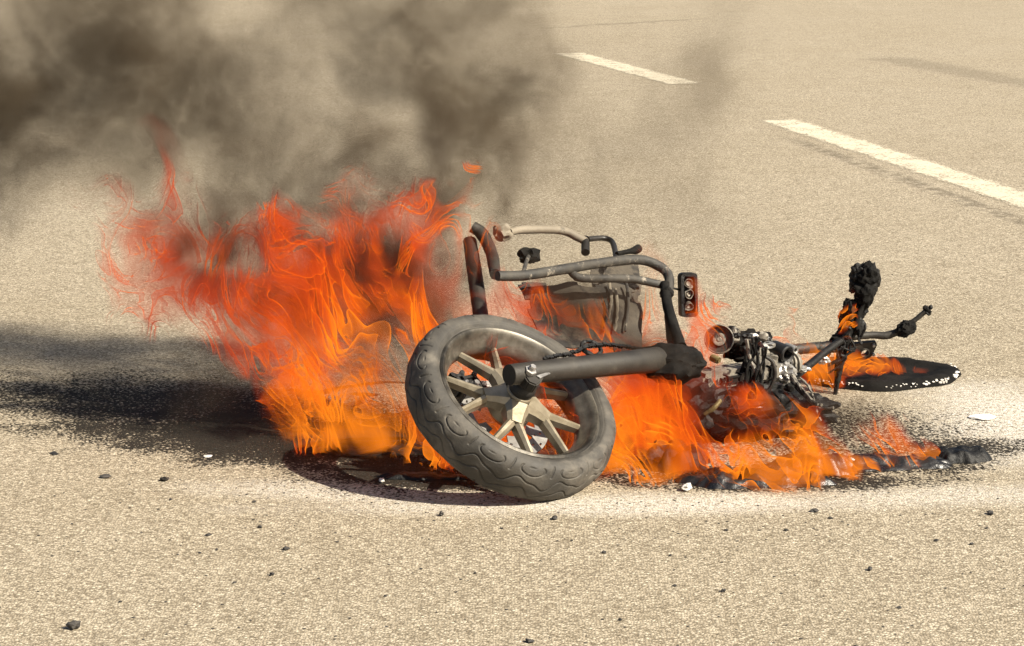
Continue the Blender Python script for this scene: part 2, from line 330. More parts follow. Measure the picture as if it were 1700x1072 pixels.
# --- tyre: turned profile with cut tread grooves
def tyre():
    Ro, hw, Rb = 0.296, 0.066, 0.224
    prof = []
    for i in range(131):                                            # from far bead over the crown to the near bead
        s = -1 + 2 * i / 130; an = s * R(118)
        x = hw * math.sin(an) / 1.0 if abs(an) < R(90) else math.copysign(hw * (1 - 0.28 * (abs(an) - R(90)) / R(28)), an)
        r = Rb + 0.022 + (Ro - Rb - 0.022) * max(0.0, math.cos(an)) ** 0.62 if abs(an) < R(90) else Rb + 0.022 * (1 - (abs(an) - R(90)) / R(28))
        prof.append((r, x, an))
    prof = prof + [(Rb - 0.006, hw * 0.6, R(130)), (Rb - 0.006, -hw * 0.6, R(130))]
    NA, REP = 1200, 15; A = np.arange(NA) * 2 * math.pi / NA
    vs_, fs = [], []
    X, Y, Z = (np.array(v) for v in AXW); C0 = np.array(WC)
    for r, x, an in prof:
        d = np.zeros(NA)
        if abs(an) < R(100):
            for sgn in (1, -1):
                v = sgn * an / R(90)                               # 0 crown, 1 sidewall on this side
                u = (A * REP / (2 * math.pi) + (0 if sgn > 0 else 0.5)) % 1.0
                lines = []
                lines.append(np.abs(v - (0.16 + 0.13 * np.sin(2 * np.pi * u) + 0.05 * np.sin(4 * np.pi * u))) / 0.017)
                e = np.sqrt(((u - 0.45) / 0.30) ** 2 + ((v - 0.62) / 0.21) ** 2)
                lines.append(np.abs(e - 1) / 0.065 + np.where(v > 0.74, 5, 0))
                e2 = np.sqrt(((u - 0.45) / 0.13) ** 2 + ((v - 0.64) / 0.10) ** 2)
                lines.append(np.sqrt(((u - 0.43) / 0.10) ** 2 + ((v - 0.66) / 0.03) ** 2) + 0.4)
                lines.append(np.abs(u - 0.93 - 0.18 * (v - 0.5)) / 0.02 + np.where((v > 0.42) & (v < 0.86), 0, 5))
                for q in lines: d = np.maximum(d, np.clip(1.5 - q, 0, 1))
        ring = 0.0036 * d
        for a_, w_ in ((1.03, .03), (1.17, .02), (1.24, .02)): ring = ring + 0.0016 * max(0, 1 - abs(abs(an) / R(90) - a_) / w_)
        cx = np.cos(A); sy = np.sin(A)
        rr = r - ring * max(0.15, math.cos(an)); xx = x - np.sign(x) * ring * max(0, math.sin(abs(an)))
        lump = 0.0012 * np.sin(A * 7 + an * 3) + 0.0008 * np.sin(A * 23 - an * 5)
        if abs(an) < R(125): rr = rr + lump
        vs_.append(C0 + np.outer(rr * cx, X) + np.outer(rr * sy, Y) + np.outer(np.full(NA, 1.0) * xx, Z))
    nprof = len(prof); V = np.concatenate(vs_)
    idx = np.arange(NA); nx = (idx + 1) % NA
    for j in range(nprof):
        k = (j + 1) % nprof
        fs.append(np.stack([j * NA + idx, j * NA + nx, k * NA + nx, k * NA + idx], 1))
    me = bpy.data.meshes.new('tyre'); me.from_pydata(V.tolist(), [], np.concatenate(fs).tolist()); me.update()
    return me
link('tyre', tyre(), 'rubber', wheel, label='grey dusty treaded tyre, unburnt')
bm = bmesh.new()
lathe(bm, [(0.232, 0.050), (0.232, 0.056), (0.226, 0.060), (0.219, 0.056), (0.214, 0.046), (0.206, 0.030), (0.196, 0.020), (0.192, 0.0), (0.196, -0.02), (0.206, -0.03),
           (0.214, -0.046), (0.219, -0.056), (0.226, -0.06), (0.232, -0.056), (0.232, -0.05), (0.222, -0.04), (0.214, 0.0), (0.222, 0.04)], 160, True, WC, AXW)
bm_obj('rim', bm, 'alloy_rim', wheel, autosharp=50)
bm = bmesh.new()
lathe(bm, [(0.0, 0.062), (0.030, 0.062), (0.036, 0.056), (0.040, 0.044), (0.052, 0.036), (0.060, 0.026), (0.062, -0.02), (0.045, -0.04), (0.0, -0.04)], 40, False, WC, AXW)
bm_obj('hub', bm, 'alloy', wheel, autosharp=25)
def bar_between(bm, p, q, w0, w1, h0, h1, up, taper_edge=0.25):
    """a cast spoke: six-sided bar, chamfered on the near face"""
    d = (q - p).normalized(); s = d.cross(up).normalized(); rings = []
    for c, w, h in ((p, w0, h0), ((p + q) / 2, (w0 + w1) / 2 * 0.9, (h0 + h1) / 2), (q, w1, h1)):
        rings.append([bm.verts.new(c + s * (w * a) + up * (h * b)) for a, b in ((-0.5, -0.5), (0.5, -0.5), (0.5, 0.18), (taper_edge, 0.5), (-taper_edge, 0.5), (-0.5, 0.18))])
    for a, b in zip(rings, rings[1:]):
        for k in range(6): bm.faces.new((a[k], a[(k + 1) % 6], b[(k + 1) % 6], b[k]))
    bm.faces.new(rings[0]); bm.faces.new(rings[-1])
def wpt(r, deg, h): return WC + WA * (r * math.cos(R(deg))) + WB * (r * math.sin(R(deg))) + WN * h
PH = 50
for k in range(5):
    a0 = PH + 72 * k; bm = bmesh.new()
    bar_between(bm, wpt(0.036, a0, 0.030), wpt(0.100, a0, 0.022), 0.078, 0.044, 0.044, 0.032, WN, 0.30)
    for s in (-1, 1):
        bar_between(bm, wpt(0.086, a0 + s * 4, 0.022), wpt(0.203, a0 + s * 18.5, 0.004), 0.027, 0.0165, 0.032, 0.024, WN, 0.2)
    bm_obj('spoke', bm, 'alloy', wheel, autosharp=20)
# --- brake disc with drilled holes and cut-away petals
def annulus(cells_a, radii, z0, z1, skip):
    bm = bmesh.new(); grid = {}
    def vert(i, j, z):
        key = (i % cells_a, j, z)
        if key not in grid: grid[key] = bm.verts.new(wpt(radii[j], 360 * (i % cells_a) / cells_a, z))
        return grid[key]
    on = lambda i, j: 0 <= j < len(radii) - 1 and not skip(i % cells_a, j)
    for i in range(cells_a):
        for j in range(len(radii) - 1):
            if not on(i, j): continue
            for z in (z0, z1): bm.faces.new((vert(i, j, z), vert(i + 1, j, z), vert(i + 1, j + 1, z), vert(i, j + 1, z)))
            for (ni, nj, va, vb) in ((i - 1, j, (i, j), (i, j + 1)), (i + 1, j, (i + 1, j), (i + 1, j + 1)), (i, j - 1, (i, j), (i + 1, j)), (i, j + 1, (i, j + 1), (i + 1, j + 1))):
                if not on(ni, nj): bm.faces.new((vert(*va, z0), vert(*vb, z0), vert(*vb, z1), vert(*va, z1)))
    return bm
rad = [0.066, 0.080, 0.0925, 0.098, 0.106, 0.111, 0.1185, 0.124, 0.132]
def skip(i, j):
    if j == 2 and i % 12 in (1, 2): return True
    if j == 4 and i % 12 in (5, 6): return True
    if j == 6 and i % 12 in (9, 10): return True
    if j < 2: return i % 24 > 8
    return False
disc = bm_obj('brake_disc', annulus(144, rad, -0.052, -0.047, skip), 'disc', wheel, False)
bm = bmesh.new(); cal = wpt(0.125, -62, -0.045)
for q, s in ((cal, (0.075, 0.05, 0.045)), (cal + WA * 0.028 - WB * 0.012 + WN * 0.02, (0.03, 0.032, 0.03))):
    hull_box(bm, q, WA, WB, WN, *s, bev=0.009)
cl = bm_obj('brake_caliper', bm, 'black_metal', bike)
for da, db in ((0.018, 0.004), (-0.012, 0.010)):
    bm = lathe(bmesh.new(), [(0, 0.022), (0.008, 0.022), (0.009, 0.018), (0.009, 0.01), (0.014, 0.009), (0.014, -0.004)], 6, False, cal + WA * da + WB * db + WN * 0.022, AXW)
    bm_obj('bolt', bm, 'disc', cl, False)
# --- axle: rubber-lipped spacer and clamp, swing arm
ax0 = WC + WN * 0.062
bm = lathe(bmesh.new(), [(0, 0.058), (0.022, 0.058), (0.025, 0.052), (0.025, 0.040), (0.031, 0.038), (0.033, 0.030), (0.029, 0.027), (0.033, 0.023), (0.036, 0.014), (0.031, 0.010), (0.034, 0.004), (0.034, -0.004)], 36, False, ax0, AXW)
bm_obj('axle_spacer', bm, 'black_metal', bike)
SA0, SA1, SA2 = W(846, 622, 0.135), W(1030, 603, 0.135), W(1090, 597, 0.105)
bm = tube(bmesh.new(), [(SA0, 0.026), (SA0.lerp(SA1, 0.1), 0.0285), (SA1, 0.0325), (SA2, 0.036)], seg=24, sub=5, hollow=True)
arm = bm_obj('swing_arm', bm, 'arm', bike, autosharp=50)
bd = (SA1 - SA0).normalized(); bs = WN.cross(bd).normalized()
if bs.z > 0: bs = -bs
bm = bmesh.new()
cb = SA0 + bd * 0.05 + bs * 0.024
prism(bm, [(-0.022, -0.012), (0.04, -0.018), (0.066, -0.014), (0.018, 0.024), (-0.004, 0.034), (-0.022, 0.020)], cb, bd, bs, WN, 0.034)
bmesh.ops.bevel(bm, geom=list(bm.edges), offset=0.004, segments=2, affect='EDGES')
bm_obj('axle_clamp', bm, 'arm', arm)
bm = lathe(bmesh.new(), [(0, 0.026), (0.008, 0.026), (0.0095, 0.022), (0.0095, 0.013), (0.016, 0.012), (0.016, 0.006), (0.013, 0.004), (0.013, -0.004)], 6, False, SA0 + bd * 0.045 + bs * 0.016 + WN * 0.02, AXW)
bm_obj('clamp_bolt', bm, 'disc', arm, False)
bm = bmesh.new(); prism(bm, [(0.0, 0.0), (0.045, -0.008), (0.050, -0.002), (0.005, 0.010)], SA0 + bd * 0.062 + bs * 0.028 + WN * 0.019, bd, bs, WN, 0.003)
bm_obj('adjuster_plate', bm, 'bright', arm, False)
# burnt chain lying along the arm
random.seed(3)
chain = part_empty('chain', bike)
cpts = smooth_path([(W(u, v, o), 0) for u, v, o in ((905, 594, 0.10), (950, 585, 0.10), (985, 573, 0.10), (1030, 574, 0.09), (1075, 582, 0.09), (1110, 588, 0.08))], 7)
for i, (q, _) in enumerate(cpts[:-1]):
    d = (cpts[i + 1][0] - q).normalized(); s = WN.cross(d).normalized(); bm = bmesh.new()
    prism(bm, [(-0.009, 0), (-0.005, 0.0055), (0, 0.0035), (0.005, 0.0055), (0.009, 0), (0.005, -0.0055), (0, -0.0035), (-0.005, -0.0055)], q + s * random.uniform(-0.002, 0.002), d, s, WN, 0.010 if i % 2 else 0.006)
    bm_obj('chain_link', bm, 'char', chain, False)
bm = bmesh.new(); hub_c = W(982, 578, 0.085)
for k in range(26):
    a0, a1 = 2 * math.pi * k / 26, 2 * math.pi * (k + 1) / 26
tor = []
for k in range(28):
    a = 2 * math.pi * k / 28; tor.append((hub_c + bd * (0.030 * math.cos(a)) + bs * (0.026 * math.sin(a)), 0.006))
tube(bm, tor + [tor[0]], seg=8, sub=1, rough=0.004, fr=90)
bm_obj('chain_guard_loop', bm, 'char', bike)
# --- rear frame: two rails and a grab loop (near side +, far side -)
def wp(lst): return [(W(u, v, o), r) for u, v, o, r in lst]
sub_ = part_empty('rear_frame', bike)
tube_obj('frame_rail', wp([(826, 458, .13, .0135), (870, 457, .13, .0145), (940, 446, .13, .0145), (1000, 436, .13, .0145), (1062, 431, .13, .0145), (1098, 444, .13, .0145), (1111, 462, .13, .014), (1108, 490, .13, .014)]), 'tube', sub_, seg=16, rough=0.0012, fr=120)
tube_obj('frame_rail', wp([(946, 449, .12, .010), (962, 461, .12, .012), (1000, 462, .12, .012), (1050, 463, .12, .012), (1100, 473, .12, .012)]), 'tube', sub_, seg=14, rough=0.0012, fr=120)
tube_obj('frame_rail', wp([(1104, 472, .13, .015), (1108, 505, .13, .015), (1118, 540, .13, .0155), (1130, 575, .13, .0165)]), 'char_matt', sub_, seg=16, rough=0.001, fr=120)
tube_obj('frame_strut', wp([(1108, 520, .10, .009), (1112, 560, .10, .010), (1118, 590, .10, .010)]), 'char', sub_, seg=10, rough=0.002)
tube_obj('grab_rail', wp([(846, 385, -.02, .011), (870, 381, -.02, .0125), (930, 382, -.02, .0125), (958, 393, -.02, .0125), (975, 402, -.02, .0125)]), 'tan_tube', sub_, seg=14, rough=0.001, fr=100)
tube_obj('grab_rail', wp([(972, 396, -.02, .0125), (972, 419, -.02, .013)]), 'black_metal', sub_, seg=14, sub=2)
tube_obj('grab_rail', wp([(976, 397, -.01, .0085), (1000, 395, -.01, .0085), (1015, 400, 0.0, .0085), (1021, 415, .02, .0085), (1023, 432, .05, .009)]), 'black_metal', sub_, seg=12)
tube_obj('frame_peg', wp([(1024, 421, .05, .007), (1045, 417, .05, .008), (1055, 415, .05, .013), (1060, 412, .05, .013)]), 'char_matt', sub_, seg=12, sub=3)
bm = blob(bmesh.new(), W(834, 385, -.02), .028, .02, .026, 0.35, 2.2, 4); bm_obj('rail_bracket', bm, 'tan_tube', sub_)
bm = blob(bmesh.new(), W(878, 424, -.05), .034, .02, .024, 0.4, 2.5, 9); bm_obj('rail_socket', bm, 'char_matt', sub_)
tube_obj('socket_stay', wp([(878, 424, -.05, .006), (872, 440, .04, .006), (868, 456, .12, .006)]), 'tube', sub_, seg=8)
tube_obj('cross_tube', wp([(784, 376, -.06, .017), (800, 388, -.06, .019), (816, 420, -.05, .018), (822, 455, .0, .016)]), 'arm', sub_, seg=14, rough=0.0015)
tube_obj('cross_tube', wp([(780, 400, -.10, .020), (786, 440, -.10, .022), (792, 480, -.08, .022), (800, 540, -.06, .022)]), 'arm', sub_, seg=14, rough=0.0015)
# scorched side panel and inner guard hanging below the rails
def sheet(name, quad, mat, parent, amp, fr, seed, n=26, th=0.004, ragged=0.25):
    """a warped, ragged-edged plate between four corners (u, v, offset)"""
    c = [W(*q) for q in quad]; bm = bmesh.new(); grid = {}
    nrm = (c[1] - c[0]).cross(c[3] - c[0]).normalized()
    for i in range(n + 1):
        for j in range(n + 1):
            s, t_ = i / n, j / n; q = (c[0].lerp(c[1], s)).lerp(c[3].lerp(c[2], s), t_)
            q = q + nrm * (amp * (mnoise.noise(q * fr + Vector((seed, 0, 0))) + 0.5 * mnoise.noise(q * fr * 2.6 + Vector((0, seed, 0))))) + jit(q, amp * 0.25, fr * 1.5, seed)
            grid[i, j] = (q, min(s, 1 - s, t_, 1 - t_) + ragged * 0.5 * mnoise.noise(q * fr * 1.4 + Vector((seed * 2, 1, 5))))
    vv = {}
    for i in range(n):
        for j in range(n):
            if sum(grid[a][1] for a in ((i, j), (i + 1, j), (i + 1, j + 1), (i, j + 1))) / 4 < 0.02: continue
            f = []
            for a in ((i, j), (i + 1, j), (i + 1, j + 1), (i, j + 1)):
                if a not in vv: vv[a] = bm.verts.new(grid[a][0])
                f.append(vv[a])
            bm.faces.new(f)
    bmesh.ops.recalc_face_normals(bm, faces=bm.faces)
    bmesh.ops.solidify(bm, geom=list(bm.faces), thickness=th)
    return bm_obj(name, bm, mat, parent)
sheet('side_panel', [(858, 468, .03), (1062, 470, .03), (1066, 585, .03), (905, 585, .03)], 'tan_panel', bike, 0.016, 9, 3, ragged=0.3)
sheet('inner_guard', [(975, 430, -.02), (1062, 432, -.02), (1064, 560, -.01), (985, 565, -.01)], 'tan_panel', bike, 0.014, 11, 8, ragged=0.3)
for i, (u, v, o, l) in enumerate(((1012, 470, .05, 60), (1022, 480, .05, 70), (1040, 470, .05, 80), (1004, 500, .05, 50))):
    tube_obj('hanging_strip', wp([(u, v, o, .004), (u + 3, v + l * .5, o, .005), (u - 2, v + l, o, .003)]), 'tan_tube' if i < 2 else 'tube', bike, seg=7, rough=0.003, fr=60, seed=i)
# --- tail lamp: open housing with bulb pockets
tl = W(1142, 489, .13)
lx = Vector((1, 0.25, 0)).normalized(); lz = (Vector((0, 0.12, 1))).normalized(); ly = lz.cross(lx).normalized(); lz = lx.cross(ly)
lamp = part_empty('tail_lamp', bike)
def rrect(w, h, r, n=5):
    o = []
    for cx, cz, a0 in ((w - r, h - r, 0), (-w + r, h - r, 90), (-w + r, -h + r, 180), (w - r, -h + r, 270)):
        for k in range(n + 1): a = R(a0 + 90 * k / n); o.append((cx + r * math.cos(a), cz + r * math.sin(a)))
    return o
bm = bmesh.new(); o1 = rrect(0.0245, 0.063, 0.011); o2 = rrect(0.0165, 0.053, 0.008)
lay = lambda o, d: [bm.verts.new(tl + lx * a + lz * b + ly * d + jit(Vector((a, b, d)), 0.0016, 70)) for a, b in o]
front = -0.016 if ly.dot(CAM - tl) < 0 else 0.016
rings = [lay(o1, -front), lay(o1, front), lay(o2, front), lay(o2, -front * 0.4)]
for a, b in zip(rings, rings[1:]):
    for k in range(len(a)): bm.faces.new((a[k], a[(k + 1) % len(a)], b[(k + 1) % len(a)], b[k]))
bm.faces.new(rings[0]); bm.faces.new(rings[-1])
bm_obj('lamp_housing', bm, 'char', lamp, autosharp=40)
for dz in (0.033, 0.003, -0.034):
    bm = lathe(bmesh.new(), [(0.0, 0.002), (0.006, 0.005), (0.0085, 0.0), (0.012, 0.010), (0.0135, 0.010), (0.0135, 0.0)], 18, False, tl + lz * dz + ly * (front * 0.1), (lx, lz, ly if front > 0 else -ly))
    for v in bm.verts: v.co += jit(v.co, 0.006, 60, dz * 900)
    bm_obj('bulb_socket', bm, 'engine', lamp)
tube_obj('lamp_stay', [(W(1110, 476, .13), .003), (tl - lx * 0.024 + lz * 0.015, .003)], 'char', bike, seg=8, sub=1)
bm = blob(bmesh.new(), W(1107, 487, .13), .019, .016, .019, 0.3, 2.0, 2); bm_obj('rail_joint', bm, 'char_matt', bike)
# --- engine
eng = part_empty('engine', bike)
EX = Vector((0.80, 0.60, 0.0)); EZ = Vector((0, -0.12, 1)).normalized(); EY = EZ.cross(EX).normalized(); EZ = EX.cross(EY)   # casting frame
def E(u, v, Y): return P(u, v, Y)
bm = bmesh.new(); cc = P(1222, 622, 6.22)
hull_box(bm, cc, EX, EY, EZ, 0.30, 0.07, 0.056, bev=0.012)
bmesh.ops.subdivide_edges(bm, edges=bm.edges, cuts=2, use_grid_fill=True)
for v in bm.verts: v.co += jit(v.co, 0.004, 30, 2)
bm_obj('crankcase', bm, 'engine', eng)
near = EY if EY.dot(CAM - cc) > 0 else -EY
for i, (du, w, h) in enumerate(((-0.085, .010, .012), (-0.045, .045, .020), (0.012, .020, .046), (0.055, .022, .020), (0.105, .016, .03))):
    bm = hull_box(bmesh.new(), cc + EX * du + near * 0.033 + EZ * 0.004, EX, near, EZ, w, 0.012, h, bev=0.004)
    bm_obj('case_recess', bm, 'char_matt', eng)
for u, v, r in ((1158, 620, .016), (1190, 597, .011), (1135, 601, .010)):
    bm = lathe(bmesh.new(), [(0, .012), (.45 * r, .012), (.5 * r, .006), (.8 * r, .008), (r, .004), (r, -.02)], 20, False, P(u, v, 6.16), (EX, EZ, near))
    bm_obj('case_bolt', bm, 'brass' if r < .012 else 'engine', eng)
# alternator wheel seen face-on
fn = Vector((-0.18, -0.93, 0.30)).normalized(); fx = fn.cross(Vector((0, 0, 1))).normalized(); fy = fn.cross(fx)
fc = P(1194, 563, 6.22)
bm = lathe(bmesh.new(), [(0.0395, -0.012), (0.0415, -0.002), (0.0405, 0.004), (0.0375, 0.003), (0.036, -0.003), (0.021, -0.006), (0.0205, -0.012), (0.0195, 0.0), (0, 0.0)], 48, False, fc, (fx, fy, fn))
fly = bm_obj('flywheel', bm, 'arm', eng, autosharp=30)
bm = lathe(bmesh.new(), [(0.0425, -0.002), (0.0425, 0.003), (0.0400, 0.0055), (0.0388, 0.004), (0.0388, -0.002)], 48, True, fc, (fx, fy, fn)); bm_obj('flywheel_edge', bm, 'engine', fly)
bm = lathe(bmesh.new(), [(0, 0.003), (0.005, 0.004), (0.007, 0.001), (0.014, 0.003), (0.0185, 0.002), (0.0185, -0.004)], 30, False, fc, (fx, fy, fn)); bm_obj('flywheel_boss', bm, 'engine', fly)
# cylinder, head and intake
bm = lathe(bmesh.new(), [(0, .075), (.030, .075), (.034, .068), (.034, .06), (.026, .058), (.026, .052), (.034, .05), (.034, .044), (.026, .042), (.026, .036), (.034, .034), (.034, .026), (.026, .024), (.026, .018), (.036, .014), (.036, -.03), (0, -.03)], 32, False, P(1290, 606, 6.38), (EY, EZ, EX))
for v in bm.verts: v.co += jit(v.co, 0.003, 40, 5)
bm_obj('cylinder', bm, 'engine', eng)
bm = lathe(bmesh.new(), [(.014, .002), (.016, .030), (.024, .034), (.027, .030), (.027, -.03), (0, -.03), (0, -0.01), (.014, -.01)], 28, False, P(1296, 584, 6.36), (EX, EZ, near))
bm_obj('intake_port', bm, 'black_metal', eng)
bm = lathe(bmesh.new(), [(.005, .0), (.006, .020), (.010, .022), (.012, .016), (.012, -.02), (0, -.02), (0, -.005)], 18, False, P(1313, 578, 6.36), (EX, EZ, near)); bm_obj('intake_port', bm, 'bright', eng)
bm = blob(bmesh.new(), P(1272, 600, 6.36), .05, .04, .035, 0.35, 2.2, 12, 4); bm_obj('cylinder_head', bm, 'engine', eng)
bm = blob(bmesh.new(), P(1300, 618, 6.33), .035, .03, .03, 0.35, 2.5, 15, 4); bm_obj('carburettor', bm, 'bright', eng)
bm = blob(bmesh.new(), P(1180, 660, 6.26), .20, .09, .06, 0.35, 2.8, 21, 4); bm_obj('oil_sump', bm, 'char', eng)
bm = blob(bmesh.new(), W(1112, 603, .09), .095, .08, .055, 0.2, 2.0, 31, 4); bm_obj('gearbox_cover', bm, 'char_matt', eng)
bm = blob(bmesh.new(), P(1245, 578, 6.42), .075, .05, .05, 0.4, 3.2, 24, 4); bm_obj('top_cover', bm, 'char_matt', eng)
for i, (u, v, Y, rx, ry, rz) in enumerate(((1215, 690, 6.20, .16, .09, .06), (1310, 682, 6.25, .12, .09, .055), (1150, 668, 6.12, .10, .07, .07))):
    bm = blob(bmesh.new(), P(u, v, Y), rx, ry, rz, 0.45, 2.6, 120 + i, 4); bm_obj('burnt_underside', bm, 'char' if i else 'char_matt', eng)
tube_obj('kick_lever', [(P(1170, 688, 6.05), .006), (P(1185, 676, 6.05), .0075), (P(1196, 664, 6.06), .006)], 'brass', eng, seg=10, rough=0.002)
# crusts of burnt loom, hose and foil over the engine
random.seed(11)
for i in range(16):
    u, v = random.uniform(1215, 1290), random.uniform(545, 585); Y = random.uniform(6.28, 6.40)
    bm = blob(bmesh.new(), P(u, v, Y), random.uniform(.010, .022), random.uniform(.008, .016), random.uniform(.007, .014), 0.6, 2.6, 40 + i, 2)
    bm_obj('burnt_crust', bm, random.choice(['char', 'char', 'char_matt', 'engine', 'bright']), eng)
for i in range(7):
    u0, v0 = random.uniform(1238, 1272), random.uniform(560, 580); pts = []; Y = random.uniform(6.14, 6.22)
    du = random.uniform(-30, 12)
    for k in range(6):
        q = k / 5; pts.append((P(u0 + du * q + random.uniform(-6, 6), v0 + q * random.uniform(70, 110), Y + random.uniform(-.01, .01)), random.uniform(.003, .006)))
    tube_obj('burnt_cable', pts, random.choice(['char', 'char', 'char_matt', 'engine']), eng, seg=7, rough=0.002, fr=80, seed=i)
for i, pts in enumerate(([(1268, 590), (1282, 600), (1287, 622), (1278, 645), (1265, 655)], [(1250, 596), (1262, 612), (1264, 640), (1258, 660)])):
    tube_obj('cooling_hose', [(P(u, v, 6.2), .0055) for u, v in pts], 'arm', eng, seg=9, rough=0.001, seed=i)
for i in range(14):
    u, v = random.uniform(1165, 1345), random.uniform(640, 690); Y = random.uniform(6.1, 6.25)
    bm = blob(bmesh.new(), P(u, v, Y), random.uniform(.012, .03), random.uniform(.01, .02), random.uniform(.006, .014), 0.6, 2.4, 70 + i, 2)
    bm_obj('burnt_crust', bm, random.choice(['char', 'char_matt', 'engine', 'melt']), eng)
for i in range(7):
    u0, v0 = random.uniform(1310, 1330), random.uniform(622, 634)
    pts = [(P(u0 + k * random.uniform(9, 15), v0 + k * random.uniform(12, 18), 6.25 - 0.03 * k), random.uniform(.003, .006)) for k in range(5)]
    tube_obj('burnt_cable', pts, random.choice(['engine', 'engine', 'char', 'char_matt']), eng, seg=7, rough=0.003, fr=60, seed=30 + i)
# --- front end: fork tubes, clamp plate, stem wrapped in melted trim, handlebar
fork = part_empty('front_fork', bike)
tube_obj('fork_tube', [(P(1306, 582, 6.62), .017), (P(1350, 577, 6.68), .017), (P(1398, 576, 6.74), .018)], 'arm', fork, seg=16, rough=0.001)
tube_obj('fork_tube', [(P(1318, 628, 6.45), .011), (P(1360, 592, 6.60), .012), (P(1400, 562, 6.72), .012)], 'char', fork, seg=14, rough=0.002, fr=50)
tube_obj('fork_tube', [(P(1288, 652, 6.40), .008), (P(1340, 606, 6.55), .009), (P(1392, 566, 6.70), .009)], 'arm', fork, seg=12, rough=0.0015, fr=50)
pl = P(1425, 582, 6.80); px_ = Vector((1, 0.25, 0.03)).normalized(); pz_ = Vector((-0.02, -0.35, 0.93)).normalized(); py_ = pz_.cross(px_).normalized(); pz_ = px_.cross(py_)
bm = bmesh.new(); pn = py_ if py_.dot(CAM - pl) > 0 else -py_
out = [(-0.05, -0.028), (0.022, -0.034), (0.046, -0.022), (0.058, 0.018), (0.052, 0.032), (-0.05, 0.030)]
hc = Vector((0.018, -0.004)); NH = 24
ring_o = []; ring_i = []
for k in range(NH):                                                # clamp plate with a real hole
    a = 2 * math.pi * k / NH; dv = Vector((math.cos(a), math.sin(a))); best = 9
    for i in range(len(out)):
        p, q = Vector(out[i]), Vector(out[(i + 1) % len(out)]); e = q - p; den = dv.x * e.y - dv.y * e.x
        if abs(den) < 1e-9: continue
        w = p - hc; tt = (w.x * e.y - w.y * e.x) / den; ss = (w.x * dv.y - w.y * dv.x) / den
        if tt > 0 and -1e-6 <= ss <= 1 + 1e-6: best = min(best, tt)
    ring_o.append(hc + dv * best); ring_i.append(hc + dv * 0.013)
lv = lambda pts, d: [bm.verts.new(pl + px_ * p.x + pz_ * p.y + pn * d) for p in pts]
rs = [lv(ring_i, .006), lv(ring_o, .006), lv(ring_o, -.006), lv(ring_i, -.006)]
for a, b in zip(rs, rs[1:] + rs[:1]):
    for k in range(NH): bm.faces.new((a[k], a[(k + 1) % NH], b[(k + 1) % NH], b[k]))
bm_obj('clamp_plate', bm, 'arm', fork, autosharp=30)
bm = lathe(bmesh.new(), [(.011, .004), (.013, .010), (.016, .009), (.017, .004)], 24, False, pl + px_ * hc.x + pz_ * hc.y + pn * .003, (px_, pz_, pn)); bm_obj('clamp_collar', bm, 'arm', fork)
for a, b in ((.046, .022), (.050, -.012)):
    bm = lathe(bmesh.new(), [(0, .012), (.005, .012), (.006, .004)], 8, False, pl + px_ * a * .95 + pz_ * b + pn * .003, (px_, pz_, pn)); bm_obj('clamp_bolt', bm, 'disc', fork)
tube_obj('steering_stem', [(P(1387, 655, 6.72), .006), (P(1390, 625, 6.72), .009), (P(1395, 598, 6.72), .016), (P(1402, 565, 6.73), .018), (P(1418, 530, 6.74), .014), (P(1426, 495, 6.75), .013), (P(1432, 470, 6.75), .012)], 'char_matt', fork, seg=16, rough=0.004, fr=35)
bar = part_empty('handlebar', bike)
tube_obj('bar_tube', [(P(1405, 560, 6.76), .0115), (P(1445, 556, 6.78), .0115), (P(1468, 557, 6.78), .0125), (P(1484, 553, 6.78), .012), (P(1500, 545, 6.78), .010), (P(1520, 530, 6.78), .008), (P(1536, 517, 6.78), .008)], 'arm', bar, seg=14, rough=0.001, fr=80)
bm = blob(bmesh.new(), P(1504, 545, 6.77), .033, .022, .024, 0.28, 2.6, 3, 4, (Vector((.9, 0, .43)), Vector((0, 1, 0)), Vector((-.43, 0, .9)))); bm_obj('burnt_grip', bm, 'char_matt', bar)
bm = blob(bmesh.new(), P(1539, 514, 6.78), .010, .010, .017, 0.3, 2.4, 6, 3, (Vector((.76, 0, .65)), Vector((0, 1, 0)), Vector((-.65, 0, .76)))); bm_obj('bar_end', bm, 'char_matt', bar)
bm = blob(bmesh.new(), P(1545, 510, 6.78), .007, .008, .008, 0.15, 2, 7, 2); bm_obj('bar_end', bm, 'char', bar)
tube_obj('lever_stub', [(P(1537, 518, 6.77), .004), (P(1543, 524, 6.77), .002)], 'char', bar, seg=6, sub=1)
# melted switchgear and trim heaped on the stem
trim = part_empty('melted_trim', bike)
for i, (u, v, rx, rz, s) in enumerate(((1440, 457, .030, .034, 1), (1424, 452, .020, .030, 2), (1449, 462, .020, .040, 7), (1436, 486, .028, .042, 3), (1418, 473, .013, .026, 9), (1427, 510, .024, .034, 4), (1411, 516, .022, .030, 5), (1400, 528, .014, .022, 6), (1404, 547, .022, .022, 8), (1395, 563, .028, .018, 10), (1424, 540, .020, .030, 13), (1381, 573, .022, .013, 14), (1407, 505, .012, .016, 15))):
    bm = blob(bmesh.new(), P(u, v, 6.74 + 0.012 * (i % 3 - 1)), rx * 1.12, rx * .9, rz * 1.1, 0.42, 1.5, s + 50, 4)
    bm_obj('melted_lump', bm, 'char' if i % 3 else 'char_matt', trim)
tube_obj('trim_strip', [(P(1428, 560, 6.72), .010), (P(1424, 530, 6.72), .012), (P(1436, 500, 6.72), .012), (P(1446, 470, 6.72), .010)], 'char_matt', trim, seg=10, rough=0.003, flat=0.5)
